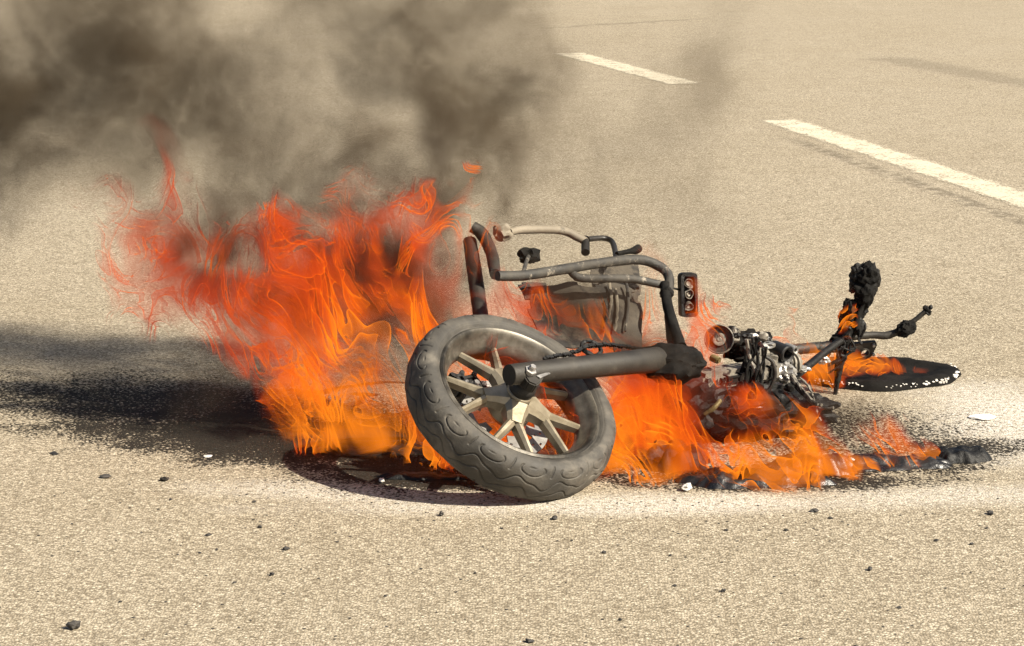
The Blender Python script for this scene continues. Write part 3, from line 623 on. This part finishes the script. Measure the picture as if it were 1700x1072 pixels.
for i in range(7):
    u, v = random.uniform(1385, 1440), random.uniform(530, 590)
    tube_obj('burnt_cable', [(P(u + k * random.uniform(-8, 4), v + k * random.uniform(5, 14), 6.70), random.uniform(.003, .0055)) for k in range(5)], 'char', trim, seg=7, rough=0.003, fr=60, seed=90 + i)
tube_obj('dripping_cable', [(P(1395, 610, 6.70), .010), (P(1391, 630, 6.70), .008), (P(1389, 645, 6.70), .0065), (P(1385, 661, 6.70), .004)], 'char', trim, seg=9, rough=0.004, fr=70)
bm = blob(bmesh.new(), P(1365, 597, 6.62), .022, .015, .014, 0.5, 2.4, 88, 3); bm_obj('bare_fitting', bm, 'bright', trim)
bm = blob(bmesh.new(), P(1330, 612, 6.45), .026, .015, .010, 0.5, 2.4, 89, 3); bm_obj('bare_fitting', bm, 'bright', trim)
# --- burnt-down front wheel lying flat, rimmed with white ash
fwheel = part_empty('front_wheel', bike)
fwc = G(1455, 624); fwc.z = 0
def tread_pt(a, r): 
    k = 1 + 0.05 * math.sin(3 * a + 1) + 0.03 * math.sin(7 * a)
    return Vector((fwc.x + math.cos(a) * 0.255 * r * k, fwc.y + math.sin(a) * 0.20 * r * k, 0))
bm = bmesh.new(); rr_ = [(1.02, .002), (1.0, .012), (.95, .022), (.86, .027), (.76, .022), (.70, .014), (.5, .011), (.2, .012)]; rings = []
for r, h in rr_:
    rings.append([])
    for k in range(120):
        q = tread_pt(2 * math.pi * k / 120, r); q.z = h + (0.004 * mnoise.noise(q * 30) if h > .003 else 0); rings[-1].append(bm.verts.new(q))
for a, b in zip(rings, rings[1:]):
    for k in range(120): bm.faces.new((a[k], a[(k + 1) % 120], b[(k + 1) % 120], b[k]))
bm.faces.new(rings[-1]); bm_obj('collapsed_tyre', bm, 'soft_char', fwheel, autosharp=0, label='flattened charred front tyre')
bm = bmesh.new(); random.seed(5)
for k in range(170):
    a = R(random.uniform(-150, 22))
    if mnoise.noise(Vector((a * 3.2, 4, 1))) < -0.12: continue
    q = tread_pt(a, random.uniform(.985, 1.015)); q.z = random.uniform(.008, .022)
    s = random.uniform(.0010, .0028) * (1.7 if a > R(-60) else 1.0)
    blob(bm, q, s * 1.5, s, s * .8, 0.3, 2, k, 1)
bm_obj('ash_crumbs', bm, 'ash', fwheel, kind='stuff', label='crumbs of white ash along the tyre edge')

# ------------------------------------------------------------------ melted debris on the road
def puddle(name, u, v, rx, ry, h, seed, label, mat='melt', lump=0.6):
    c = G(u, v); bm = bmesh.new(); n, mring = 72, 14; rings = []
    for j in range(mring + 1):
        t_ = j / mring; ring = []
        for k in range(n):
            a = 2 * math.pi * k / n
            e = 1 + 0.35 * mnoise.noise(Vector((math.cos(a) * 1.6 + seed, math.sin(a) * 1.6, 0))) + 0.15 * mnoise.noise(Vector((math.cos(a) * 6 + seed, math.sin(a) * 6, 3)))
            r = 1 - t_ * 0.97; q = Vector((math.cos(a) * rx * e * r, math.sin(a) * ry * e * r, 0))
            w = min(1, t_ * 3.2); f = 0.45 + lump * (1 - 2.2 * abs(mnoise.noise(q * 11 + jit(q, .03, 20, seed) * 11 + Vector((seed, 0, 0)))) + 0.45 * mnoise.noise(q * 30 + Vector((0, seed, 0))) + 0.2 * mnoise.noise(q * 75 + Vector((0, 0, seed))))
            q.z = 0.001 + h * (w ** 0.6) * min(1.25, max(0.15, f)); ring.append(bm.verts.new(q))
        rings.append(ring)
    for a, b in zip(rings, rings[1:]):
        for k in range(n): bm.faces.new((a[k], a[(k + 1) % n], b[(k + 1) % n], b[k]))
    bm.faces.new(rings[-1])
    o = bm_obj(name, bm, mat, None, autosharp=0, label=label, category='debris'); o.location = (c.x, c.y, 0); return o
puddle('melted_fairing', 1250, 800, .18, .07, .034, 2, 'glossy black melted fairing under the low front flames')
puddle('melted_fairing', 1355, 778, .13, .07, .035, 5, 'crumpled black melted panel with grey ash beside the front flames', lump=0.9)
puddle('melted_fairing', 1470, 772, .19, .06, .026, 9, 'flat burnt plastic strip trailing from the flames toward the chips')
puddle('melted_fairing', 1590, 762, .085, .055, .03, 13, 'black charred lump at the tip of the burnt strip', 'char')
puddle('melted_fairing', 1120, 772, .10, .09, .045, 17, 'black hollow charred heap between the wheel and the front flames', 'char', 0.9)
puddle('melted_fairing', 700, 792, .12, .035, .010, 21, 'thin black patch darkening the wheel shadow left of the rear tyre', 'char')  # black sheet laid where the wheel's shadow falls, to darken it
puddle('melted_fairing', 620, 745, .20, .08, .012, 25, 'black melted puddle under the tall flames behind the rear wheel', 'char')
random.seed(21)
def chip(u, v, wpx, label, mat='flake', flatness=0.35, group='burnt flakes scattered on the road', cat='debris', name='burnt_flake', seed=0):
    c = G(u, v); s = wpx / 3700 * c.y / 2 * 1.03
    bm = bmesh.new(); blob(bm, Vector((0, 0, 0)), s, s * random.uniform(.6, .9), s * flatness, 0.6, 1.7, seed, 2)
    zmin = min(q.co.z for q in bm.verts)
    for q in bm.verts: q.co.z -= zmin * 0.9
    o = bm_obj(name, bm, mat, None, autosharp=25, label=label, category=cat); o.location = (c.x, c.y, 0.0); o.rotation_euler.z = random.uniform(0, 6)
    if group: o['group'] = group
    return o
FL = 'small dark burnt flake lying on the pale asphalt'
for i, (u, v, w) in enumerate(((346, 889, 11), (452, 955, 12), (475, 913, 11), (332, 918, 7), (360, 913, 7), (389, 968, 8), (733, 856, 11), (432, 876, 10), (833, 878, 6), (789, 952, 7), (699, 945, 6),
        (422, 834, 7), (1379, 861, 9), (1555, 898, 9), (1444, 947, 10), (1201, 982, 11), (1120, 973, 9), (1493, 1009, 9), (1305, 881, 8), (1206, 881, 8), (1638, 877, 8), (1003, 918, 8), (1113, 923, 6), (1613, 904, 8), (120, 870, 6), (200, 1000, 6), (560, 900, 6), (283, 830, 6), (640, 990, 6), (1030, 1030, 7))):
    chip(u, v, w, FL, flatness=random.uniform(.3, .6), seed=i + 3)
chip(123, 1044, 22, 'largest dark lump of burnt plastic alone on the pale asphalt foreground', 'flake', 0.6, None, name='burnt_lump', seed=61)
chip(879, 1066, 15, 'dark burnt chip at the very edge of the foreground asphalt', 'flake', 0.4, None, name='burnt_lump', seed=62)
chip(921, 862, 13, 'dark burnt chip just in front of the rear tyre contact', 'flake', 0.5, None, name='burnt_lump', seed=63)
chip(1352, 849, 15, 'flat dark sliver in front of the melted fairing', 'flake', 0.3, None, name='burnt_lump', seed=64)
chip(1644, 854, 16, 'long dark sliver on the road past the charred strip tip', 'flake', 0.35, None, name='burnt_lump', seed=65)
chip(1633, 694, 44, 'broad white shard lying on the powder-dusted asphalt', 'ash', 0.10, None, name='white_shard', seed=66)
chip(1140, 815, 20, 'small pale ash lump beside the low front flames', 'ash', 0.6, None, name='ash_lump', seed=67)
chip(634, 800, 15, 'small white ash lump by the black patch', 'ash', 0.5, None, name='ash_lump', seed=68)
chip(345, 759, 16, 'thin pale flake inside the dark soot and shade patch', 'ash', 0.2, None, name='ash_flake', seed=69)
chip(90, 753, 22, 'flat grey-brown scale on the asphalt beside the soot and shade edge', 'arm', 0.08, None, name='rubber_scale', seed=70)
chip(175, 792, 20, 'flat dark scale curled up on the asphalt below the soot and shade', 'flake', 0.25, None, name='rubber_scale', seed=71)
chip(273, 798, 15, 'grey stubby fragment near the dark soot and shade edge', 'arm', 0.5, None, name='rubber_scale', seed=72)
# uncountable grit
bm = bmesh.new(); random.seed(77)
for k in range(900):
    u, v = random.uniform(-20, 1720), random.uniform(420, 1080)
    if random.random() < 0.45: u, v = random.gauss(900, 450), random.gauss(810, 60)
    if v < 200: continue
    c = G(u, v); s = random.uniform(.0012, .0035); 
    r_ = bmesh.ops.create_icosphere(bm, subdivisions=1, radius=1)
    for q in r_['verts']: q.co = Vector((c.x, c.y, s * .3)) + Vector((q.co.x * s * random.uniform(.7, 1.6), q.co.y * s, q.co.z * s * .5))
bm_obj('grit', bm, 'flake', None, kind='stuff', label='fine dark grit and soot crumbs strewn over the road', category='grit')

# ------------------------------------------------------------------ flames: thin burning sheets, the level surfaces of a turbulent field
import openvdb
def cubic_matrix(n, step, rng):
    """n samples spaced STEP lattice cells apart -> cubic B-spline weights on the lattice"""
    x = np.arange(n) * step + rng.random(); m = int(x.max()) + 5; A = np.zeros((n, m), np.float32)
    i = np.floor(x).astype(int); f = x - i
    for k, w in enumerate(((1 - f) ** 3 / 6, (3 * f ** 3 - 6 * f ** 2 + 4) / 6, (-3 * f ** 3 + 3 * f ** 2 + 3 * f + 1) / 6, f ** 3 / 6)):
        A[np.arange(n), i + k] += w
    return A
def lattice_noise(shape, vox, freq, rng):
    A = [cubic_matrix(n, vox * f, rng) for n, f in zip(shape, freq)]
    L = rng.standard_normal([a.shape[1] for a in A]).astype(np.float32)
    L = np.tensordot(A[0], L, (1, 0)); L = np.moveaxis(np.tensordot(A[1], L, (1, 1)), 0, 1)
    L = np.moveaxis(np.tensordot(A[2], L, (1, 2)), 0, 2)
    return L / 0.33
def gather(F, x, y, z):
    nx, ny, nz = F.shape
    def sp(v, n):
        v = np.abs(v); v = np.where(v > n - 1.001, 2 * (n - 1.001) - v, v); v = np.clip(v, 0, n - 1.002); i = v.astype(np.int32); return i, (v - i).astype(np.float32)
    i, fx = sp(x, nx); j, fy = sp(y, ny); k, fz = sp(z, nz); S = F.ravel(); b = (i * ny + j) * nz + k
    r = 0
    for a, wx in ((0, 1 - fx), (1, fx)):
        for c, wy in ((0, 1 - fy), (1, fy)):
            o = b + a * ny * nz + c * nz
            r = r + wx * wy * (S[o] * (1 - fz) + S[o + 1] * fz)
    return r
def flame_material():
    m, nt = newmat('flame'); t = NT(nt)
    at = lambda nme: t.n('ShaderNodeAttribute', attribute_name=nme).outputs['Fac']
    heat, alp = at('burn_heat'), at('sheet_depth')
    geo = t.n('ShaderNodeNewGeometry')
    cosv = t.m('ABSOLUTE', t.vm('DOT_PRODUCT', geo.outputs['Normal'], geo.outputs['Incoming']))
    path = t.m('DIVIDE', 1.0, t.m('MAXIMUM', cosv, 0.07))                      # a slanted ray crosses more of the burning sheet
    od = t.m('MULTIPLY', alp, path)
    a = t.m('SUBTRACT', 1.0, t.m('POWER', 2.718, t.m('MULTIPLY', od, -1.0)), clamp=True)
    h2 = t.m('ADD', heat, t.m('MULTIPLY', t.m('SUBTRACT', path, 1.8), 0.045), clamp=True)
    c = t.ramp(h2, [(0.0, (0.24, 0.030, 0.014)), (0.25, (0.60, 0.055, 0.014)), (0.5, (0.98, 0.105, 0.010)), (0.76, (1.15, 0.185, 0.008)), (1.0, (1.3, 0.315, 0.016))])
    em = t.n('ShaderNodeEmission'); t.put(em.inputs[0], c); em.inputs[1].default_value = FLAME_E / 2 ** EXPO
    tr = t.n('ShaderNodeBsdfTransparent'); mx = t.n('ShaderNodeMixShader')
    t.put(mx.inputs[0], a); nt.links.new(tr.outputs[0], mx.inputs[1]); nt.links.new(em.outputs[0], mx.inputs[2])
    o = t.n('ShaderNodeOutputMaterial'); nt.links.new(mx.outputs[0], o.inputs[0])
    m.cycles.emission_sampling = 'NONE'
    return m
FLAME_E = 1.0
M['flame'] = flame_material()
def flames(name, lo, hi, vox, caps, seed, label, freq=7.8, shear=0.35, levels=(-1.1, -0.5, 0.0, 0.5, 1.1), thick=0.25, warp=0.075, stretch=0.62, holes=0.06, fat=1.28):
    rng = np.random.default_rng(seed)
    lo = np.array(lo); shape = tuple(int(math.ceil((b - a) / vox)) for a, b in zip(lo, hi))
    fr = np.array([1, 1, stretch])
    N = sum(g * lattice_noise(shape, vox, fr * freq * f, rng) for f, g in ((1, 1.0), (2.1, 0.55), (4.3, 0.22), (8.7, 0.09)))
    N /= N.std()
    wv = [lattice_noise(shape, vox, fr * freq * 0.7, rng) + 0.45 * lattice_noise(shape, vox, fr * freq * 1.9, rng) for _ in range(3)]
    I, J, K = np.meshgrid(*[np.arange(n, dtype=np.float32) for n in shape], indexing='ij')
    grow = np.clip(0.45 + K * vox * 1.5, 0, 1.6)
    wx, wy, wz = (w * (warp / vox) * grow for w in wv)
    g = gather(N, I + shear * K + wx, J + wy, K + wz * 1.2)
    # where it burns: soft capsules (world space), pushed about by the same turbulence
    X = lo[0] + (I + wx * 0.42) * vox; Y = lo[1] + (J + wy * 0.3) * vox; Z = lo[2] + (K + wz * 0.45) * vox
    e = np.full(shape, -1.0, np.float32); hs = np.zeros(shape, np.float32); ws = np.full(shape, 1e-4, np.float32)
    for a, b, r0, r1, heat, amt in caps:
        ax, ay, az = a; d = np.array(b) - np.array(a); L2 = max(float(d @ d), 1e-8)
        s = np.clip(((X - ax) * d[0] + (Y - ay) * d[1] + (Z - az) * d[2]) / L2, 0, 1)
        q = np.sqrt((X - ax - s * d[0]) ** 2 + ((Y - ay - s * d[1]) * 0.75) ** 2 + (Z - az - s * d[2]) ** 2)
        v = (1 - q / ((r0 + (r1 - r0) * s) * fat)) 
        w = np.clip(v + 0.25, 0, None) ** 4
        e = np.maximum(e, np.minimum(v, 0.7) * amt - (1 - amt) * 0.2); hs += w * heat; ws += w
    heat = hs / ws
    tongue = lattice_noise(shape, vox, fr * freq * 1.1, rng) + 0.5 * lattice_noise(shape, vox, fr * freq * 2.6, rng)
    tongue = gather(tongue, I + shear * K + wx, J + wy, K + wz)
    e = e + 0.19 * tongue + 0.20
    vs_, fs, off = [], [], 0
    for lv in levels:
        gr = openvdb.FloatGrid(9.0); gr.copyFromArray(np.where(e > -0.05, g, 9.0).astype(np.float32) if False else g.astype(np.float32))
        pts, tri, quad = gr.convertToPolygons(isovalue=lv, adaptivity=0.0)
        q = np.asarray(quad).astype(np.int64); p = np.asarray(pts, np.float32)
        ev = gather(e, p[:, 0], p[:, 1], p[:, 2]); keep = (ev[q].max(1) > 0.0) & (p[q][:, :, 2].min(1) > 0.5)
        q = q[keep]; used = np.unique(q); mp = np.full(len(p), -1); mp[used] = np.arange(len(used)); vs_.append(p[used]); fs.append(mp[q] + off); off += len(used)
    p = np.concatenate(vs_); q = np.concatenate(fs)
    ev = gather(e, *p.T); hv = gather(heat, *p.T)
    h1 = lattice_noise(shape, vox, fr * freq * 1.6, rng); pn = gather(h1, *p.T)
    h2 = lattice_noise(shape, vox, fr * freq * 0.8, rng); pq = gather(h2, *p.T)
    sm = lambda v, a, b: (lambda x: x * x * (3 - 2 * x))(np.clip((v - a) / (b - a), 0, 1))
    th = thick * (0.75 + 0.9 * np.clip(hv - 0.45, 0, 0.5)) * sm(ev, 0.0, 0.35) * (holes + (1 - holes) * sm(pn, -0.45, 1.2))
    hv = np.clip(hv + 0.17 * pq + 0.10 * pn + 0.25 * (np.clip(ev, 0, 0.6) - 0.3), 0, 1)
    co = lo + p * vox
    base = co.mean(0); base[2] = 0
    me = bpy.data.meshes.new(name); n = len(co)
    me.vertices.add(n); me.vertices.foreach_set('co', (co - base).astype(np.float32).ravel())
    me.loops.add(q.size); me.loops.foreach_set('vertex_index', q.ravel().astype(np.int32))
    me.polygons.add(len(q)); me.polygons.foreach_set('loop_start', np.arange(0, q.size, 4, dtype=np.int32)); me.update(calc_edges=True)
    for nm, val in (('burn_heat', hv), ('sheet_depth', th)):
        at = me.attributes.new(nm, 'FLOAT', 'POINT'); at.data.foreach_set('value', val.astype(np.float32))
    o = link(name, me, 'flame', None, True, kind='stuff', label=label, category='fire'); o.location = base
    print('FLAME', name, shape, len(q)); return o
def cap(u0, v0, Y0, u1, v1, Y1, r0, r1, heat, amt=1.0): return (tuple(P(u0, v0, Y0)), tuple(P(u1, v1, Y1)), r0, r1, heat, amt)
flames('flames', (-1.30, 5.72, 0.0), (0.55, 6.75, 0.98), 0.0066, [
    cap(515, 700, 6.22, 700, 765, 5.95, .095, .08, 1.0), cap(560, 690, 6.1, 690, 720, 6.0, .11, .10, .95), cap(500, 640, 6.25, 700, 700, 6.05, .11, .10, .92), cap(520, 600, 6.3, 720, 620, 6.15, .13, .12, .62),
    cap(480, 540, 6.32, 690, 530, 6.2, .14, .13, .48), cap(380, 480, 6.35, 640, 430, 6.25, .13, .15, .40), cap(265, 430, 6.4, 420, 440, 6.35, .11, .12, .38), cap(290, 490, 6.38, 400, 540, 6.33, .06, .09, .42), cap(230, 370, 6.42, 270, 470, 6.4, .07, .06, .36),
    cap(235, 225, 6.45, 238, 320, 6.42, .028, .04, .30), cap(238, 320, 6.42, 245, 420, 6.4, .04, .08, .36), cap(380, 580, 6.32, 330, 510, 6.35, .03, .09, .42), cap(620, 310, 6.3, 650, 440, 6.25, .055, .10, .45),
    cap(745, 320, 6.3, 725, 470, 6.25, .05, .10, .42), cap(520, 400, 6.3, 560, 470, 6.3, .07, .1, .42), cap(690, 560, 6.12, 880, 535, 6.1, .07, .06, .62), cap(600, 600, 6.15, 700, 640, 6.08, .12, .10, .75), cap(640, 660, 6.05, 720, 700, 5.98, .09, .08, .85),
    cap(740, 660, 6.0, 960, 720, 5.98, .12, .11, .85), cap(800, 600, 6.15, 980, 640, 6.1, .10, .08, .6), cap(700, 690, 5.98, 735, 770, 5.88, .04, .035, .8), cap(880, 540, 6.1, 925, 575, 6.0, .035, .03, .6),
    cap(825, 470, 6.15, 835, 530, 6.12, .03, .06, .5), cap(432, 640, 6.35, 455, 690, 6.3, .03, .02, .35, .9), cap(1000, 590, 6.15, 930, 590, 6.1, .05, .04, .5), cap(880, 560, 6.12, 1000, 585, 6.15, .06, .06, .45)],
    7, 'tall orange and red flames blown away from the motorcycle behind the rear wheel')
flames('flames', (0.10, 5.50, 0.0), (1.50, 6.25, 0.42), 0.006, [
    cap(1010, 775, 5.84, 1110, 795, 5.72, .060, .035, .95), cap(1090, 780, 5.74, 1330, 790, 5.66, .05, .045, .80), cap(1040, 700, 5.98, 1250, 735, 5.88, .09, .08, .68),
    cap(1030, 640, 6.02, 1100, 660, 6.05, .07, .065, .42), cap(1150, 655, 6.05, 1160, 700, 6.0, .035, .06, .45), cap(1300, 665, 5.98, 1310, 745, 5.86, .035, .06, .85),
    cap(1340, 735, 5.92, 1470, 740, 5.93, .05, .05, .6), cap(1460, 742, 5.94, 1570, 766, 5.92, .045, .022, .5), cap(1240, 690, 6.0, 1290, 670, 6.0, .05, .045, .6), cap(1390, 760, 5.84, 1410, 785, 5.78, .035, .03, .8), cap(1330, 745, 5.86, 1420, 755, 5.88, .04, .035, .68), cap(1440, 750, 5.9, 1540, 762, 5.9, .03, .025, .55),
    cap(1180, 740, 5.8, 1300, 750, 5.78, .06, .06, .72), cap(1090, 690, 5.95, 1240, 720, 5.9, .08, .07, .6), cap(1200, 700, 5.92, 1330, 725, 5.88, .06, .05, .62), cap(1110, 740, 5.82, 1240, 765, 5.76, .06, .055, .78), cap(1340, 770, 5.8, 1440, 775, 5.82, .035, .03, .7), cap(1290, 800, 5.63, 1330, 800, 5.64, .03, .03, .8)],
    19, 'low orange flames creeping along the melted fairing on the road', freq=8.5, warp=0.045, shear=0.5, fat=1.45, thick=0.27)
flames('flames', (0.28, 6.02, 0.05), (0.72, 6.55, 0.62), 0.0065, [
    cap(1080, 420, 6.4, 1090, 560, 6.3, .02, .05, .42, .9), cap(1060, 580, 6.25, 1110, 570, 6.25, .05, .05, .62), cap(1150, 560, 6.2, 1165, 600, 6.2, .05, .04, .72),
    cap(1136, 478, 6.24, 1146, 500, 6.24, .016, .012, .75), cap(1010, 560, 6.25, 1060, 600, 6.2, .04, .05, .55), cap(1060, 500, 6.3, 1085, 590, 6.25, .03, .06, .5)],
    31, 'thin flames licking up around the tail lamp and frame', freq=10.0, warp=0.05, fat=1.5, thick=0.18)
flames('flames', (0.72, 6.35, 0.0), (1.42, 7.12, 0.42), 0.0065, [
    cap(1330, 600, 6.6, 1375, 610, 6.68, .035, .045, .85), cap(1400, 605, 6.8, 1500, 612, 6.95, .035, .018, .75), cap(1360, 630, 6.7, 1380, 640, 6.75, .03, .03, .6),
    cap(1310, 520, 6.7, 1305, 570, 6.65, .012, .03, .5, .85), cap(1404, 520, 6.68, 1412, 545, 6.68, .02, .022, .7), cap(1405, 455, 6.74, 1400, 480, 6.74, .008, .016, .5, .85), cap(1530, 610, 6.95, 1570, 622, 6.92, .014, .012, .5)],
    43, 'small flames burning at the fork and collapsed front tyre', freq=12.0, warp=0.035, fat=1.3, thick=0.17)

# ------------------------------------------------------------------ smoke: soot-laden air, one grid of density
def smoke_material(name, alb):
    m, nt = newmat(name); t = NT(nt)
    v = t.n('ShaderNodeVolumePrincipled'); v.inputs['Color'].default_value = (*alb, 1); v.inputs['Density'].default_value = 1.0; v.inputs['Anisotropy'].default_value = 0.0
    o = t.n('ShaderNodeOutputMaterial'); nt.links.new(v.outputs[0], o.inputs['Volume']); return m
M['smoke'] = smoke_material('smoke', (0.150, 0.115, 0.076)); M['soot'] = smoke_material('soot', (0.070, 0.045, 0.030))
def smoke(name, lo, hi, vox, blobs, label, seed, mat='smoke', big=0.75, small=0.22):
    me = bpy.data.meshes.new(name); o = bpy.data.objects.new(name, me); col.objects.link(o); me.materials.append(M[mat])
    o['kind'] = 'stuff'; o['label'] = label; o['category'] = 'smoke'
    ng = bpy.data.node_groups.new(name + '_field', 'GeometryNodeTree'); ng.interface.new_socket('Geometry', in_out='OUTPUT', socket_type='NodeSocketGeometry'); t = NT(ng)
    pos = t.n('GeometryNodeInputPosition').outputs[0]
    off = (seed * 3.1, seed * 1.7, -seed)
    pp = t.vm('ADD', pos, off)
    w1 = t.vm('SCALE', t.vm('SUBTRACT', t.noise(t.vm('MULTIPLY', pp, (1, 1, .8)), 2.2, 2, 0.5, colour=True), (.5, .5, .5)), scale=big)
    w2 = t.vm('SCALE', t.vm('SUBTRACT', t.noise(t.vm('ADD', pp, w1), 7.0, 2, 0.5, colour=True), (.5, .5, .5)), scale=small)
    q = t.vm('ADD', t.vm('ADD', pos, w1), w2); qq = t.vm('ADD', pp, t.vm('ADD', w1, w2))
    tot = None
    for (c, r, den) in blobs:
        d = t.vm('LENGTH', t.vm('DIVIDE', t.vm('SUBTRACT', q, tuple(c)), r))
        v = t.m('MULTIPLY', t.sst(d, 1.15, 0.1), den); tot = v if tot is None else t.m('ADD', tot, v)
    n1 = t.noise(qq, 3.2, 5, 0.62); n2 = t.noise(qq, 12.0, 5, 0.68)
    pat = t.m('ADD', t.m('MULTIPLY', t.sst(n1, 0.38, 0.66), 1.25), 0.18)
    pat = t.m('MULTIPLY', pat, t.m('ADD', 0.35, t.m('MULTIPLY', t.sst(n2, 0.38, 0.66), 1.3)))
    den = t.m('MULTIPLY', tot, pat)
    den = t.m('MULTIPLY', den, t.m('GREATER_THAN', den, 0.03))
    vc = t.n('GeometryNodeVolumeCube'); t.put(vc.inputs['Density'], den)
    vc.inputs['Min'].default_value = lo; vc.inputs['Max'].default_value = hi
    for ax, a, b in zip('XYZ', lo, hi): vc.inputs['Resolution ' + ax].default_value = int((b - a) / vox)
    sm_ = t.n('GeometryNodeSetMaterial'); sm_.inputs['Material'].default_value = M[mat]; ng.links.new(vc.outputs[0], sm_.inputs[0])
    go = t.n('NodeGroupOutput'); ng.links.new(sm_.outputs[0], go.inputs[0])
    md = o.modifiers.new('field', 'NODES'); md.node_group = ng
    return o
smoke('smoke', (-2.9, 5.8, 0.01), (1.0, 7.7, 1.9), 0.018, [
    (P(110, 110, 6.8), (.62, .45, .44), 7.5), (P(-60, 230, 6.9), (.55, .42, .34), 4.0), (P(-300, 60, 6.9), (.6, .5, .5), 3.2), (P(400, 130, 6.8), (.7, .5, .55), 1.9),
    (P(300, 300, 6.6), (.5, .35, .3), 2.2), (P(760, 120, 6.6), (.30, .30, .34), 4.6), (P(850, 240, 6.6), (.34, .25, .30), 4.6), (P(720, 330, 6.4), (.2, .2, .22), 6.0),
    (P(560, 300, 6.45), (.26, .2, .16), 4.5),     (P(400, 650, 6.5), (.24, .22, .14), 3.2), (P(700, -60, 6.7), (.5, .4, .35), 2.0), (P(1190, 60, 6.9), (.16, .25, .45), 1.6), (P(940, 500, 6.2), (.26, .16, .16), 4.5), (P(1000, 250, 6.7), (.6, .3, .5), 1.3)],
    'dark brown smoke drifting up and away from the tall flames', 1)
smoke('smoke', (0.02, 5.80, 0.01), (1.25, 6.55, 0.62), 0.016, [
    (P(1085, 612, 6.0), (.17, .13, .11), 16.0), (P(1170, 680, 6.02), (.24, .11, .09), 9.0), (P(1390, 705, 6.05), (.17, .12, .10), 9.0), (P(960, 520, 6.05), (.2, .12, .13), 7.0), (P(1240, 540, 6.3), (.12, .12, .08), 1.6)],
    'thin grey smoke hugging the engine above the low flames', 2, 'soot', 0.25, 0.12)
smoke('soot_smoke', (-1.35, 5.8, 0.01), (0.5, 7.0, 1.1), 0.014, [
    (P(520, 480, 6.38), (.36, .22, .24), 13.0), (P(660, 520, 6.30), (.26, .20, .26), 12.0), (P(690, 380, 6.35), (.17, .16, .22), 11.0), (P(600, 340, 6.4), (.2, .15, .14), 6.0), (P(380, 420, 6.42), (.26, .18, .2), 12.0), (P(260, 400, 6.45), (.13, .12, .20), 5.0),
    (P(720, 240, 6.4), (.09, .10, .14), 8.0), (P(240, 250, 6.5), (.12, .1, .12), 4.0), (P(560, 640, 6.45), (.26, .18, .16), 8.0), (P(430, 650, 6.45), (.24, .18, .17), 9.0), (P(800, 430, 6.25), (.12, .1, .16), 6.0)],
    'thick sooty brown smoke rolling through the tall flames', 3, 'soot', 0.30, 0.16)
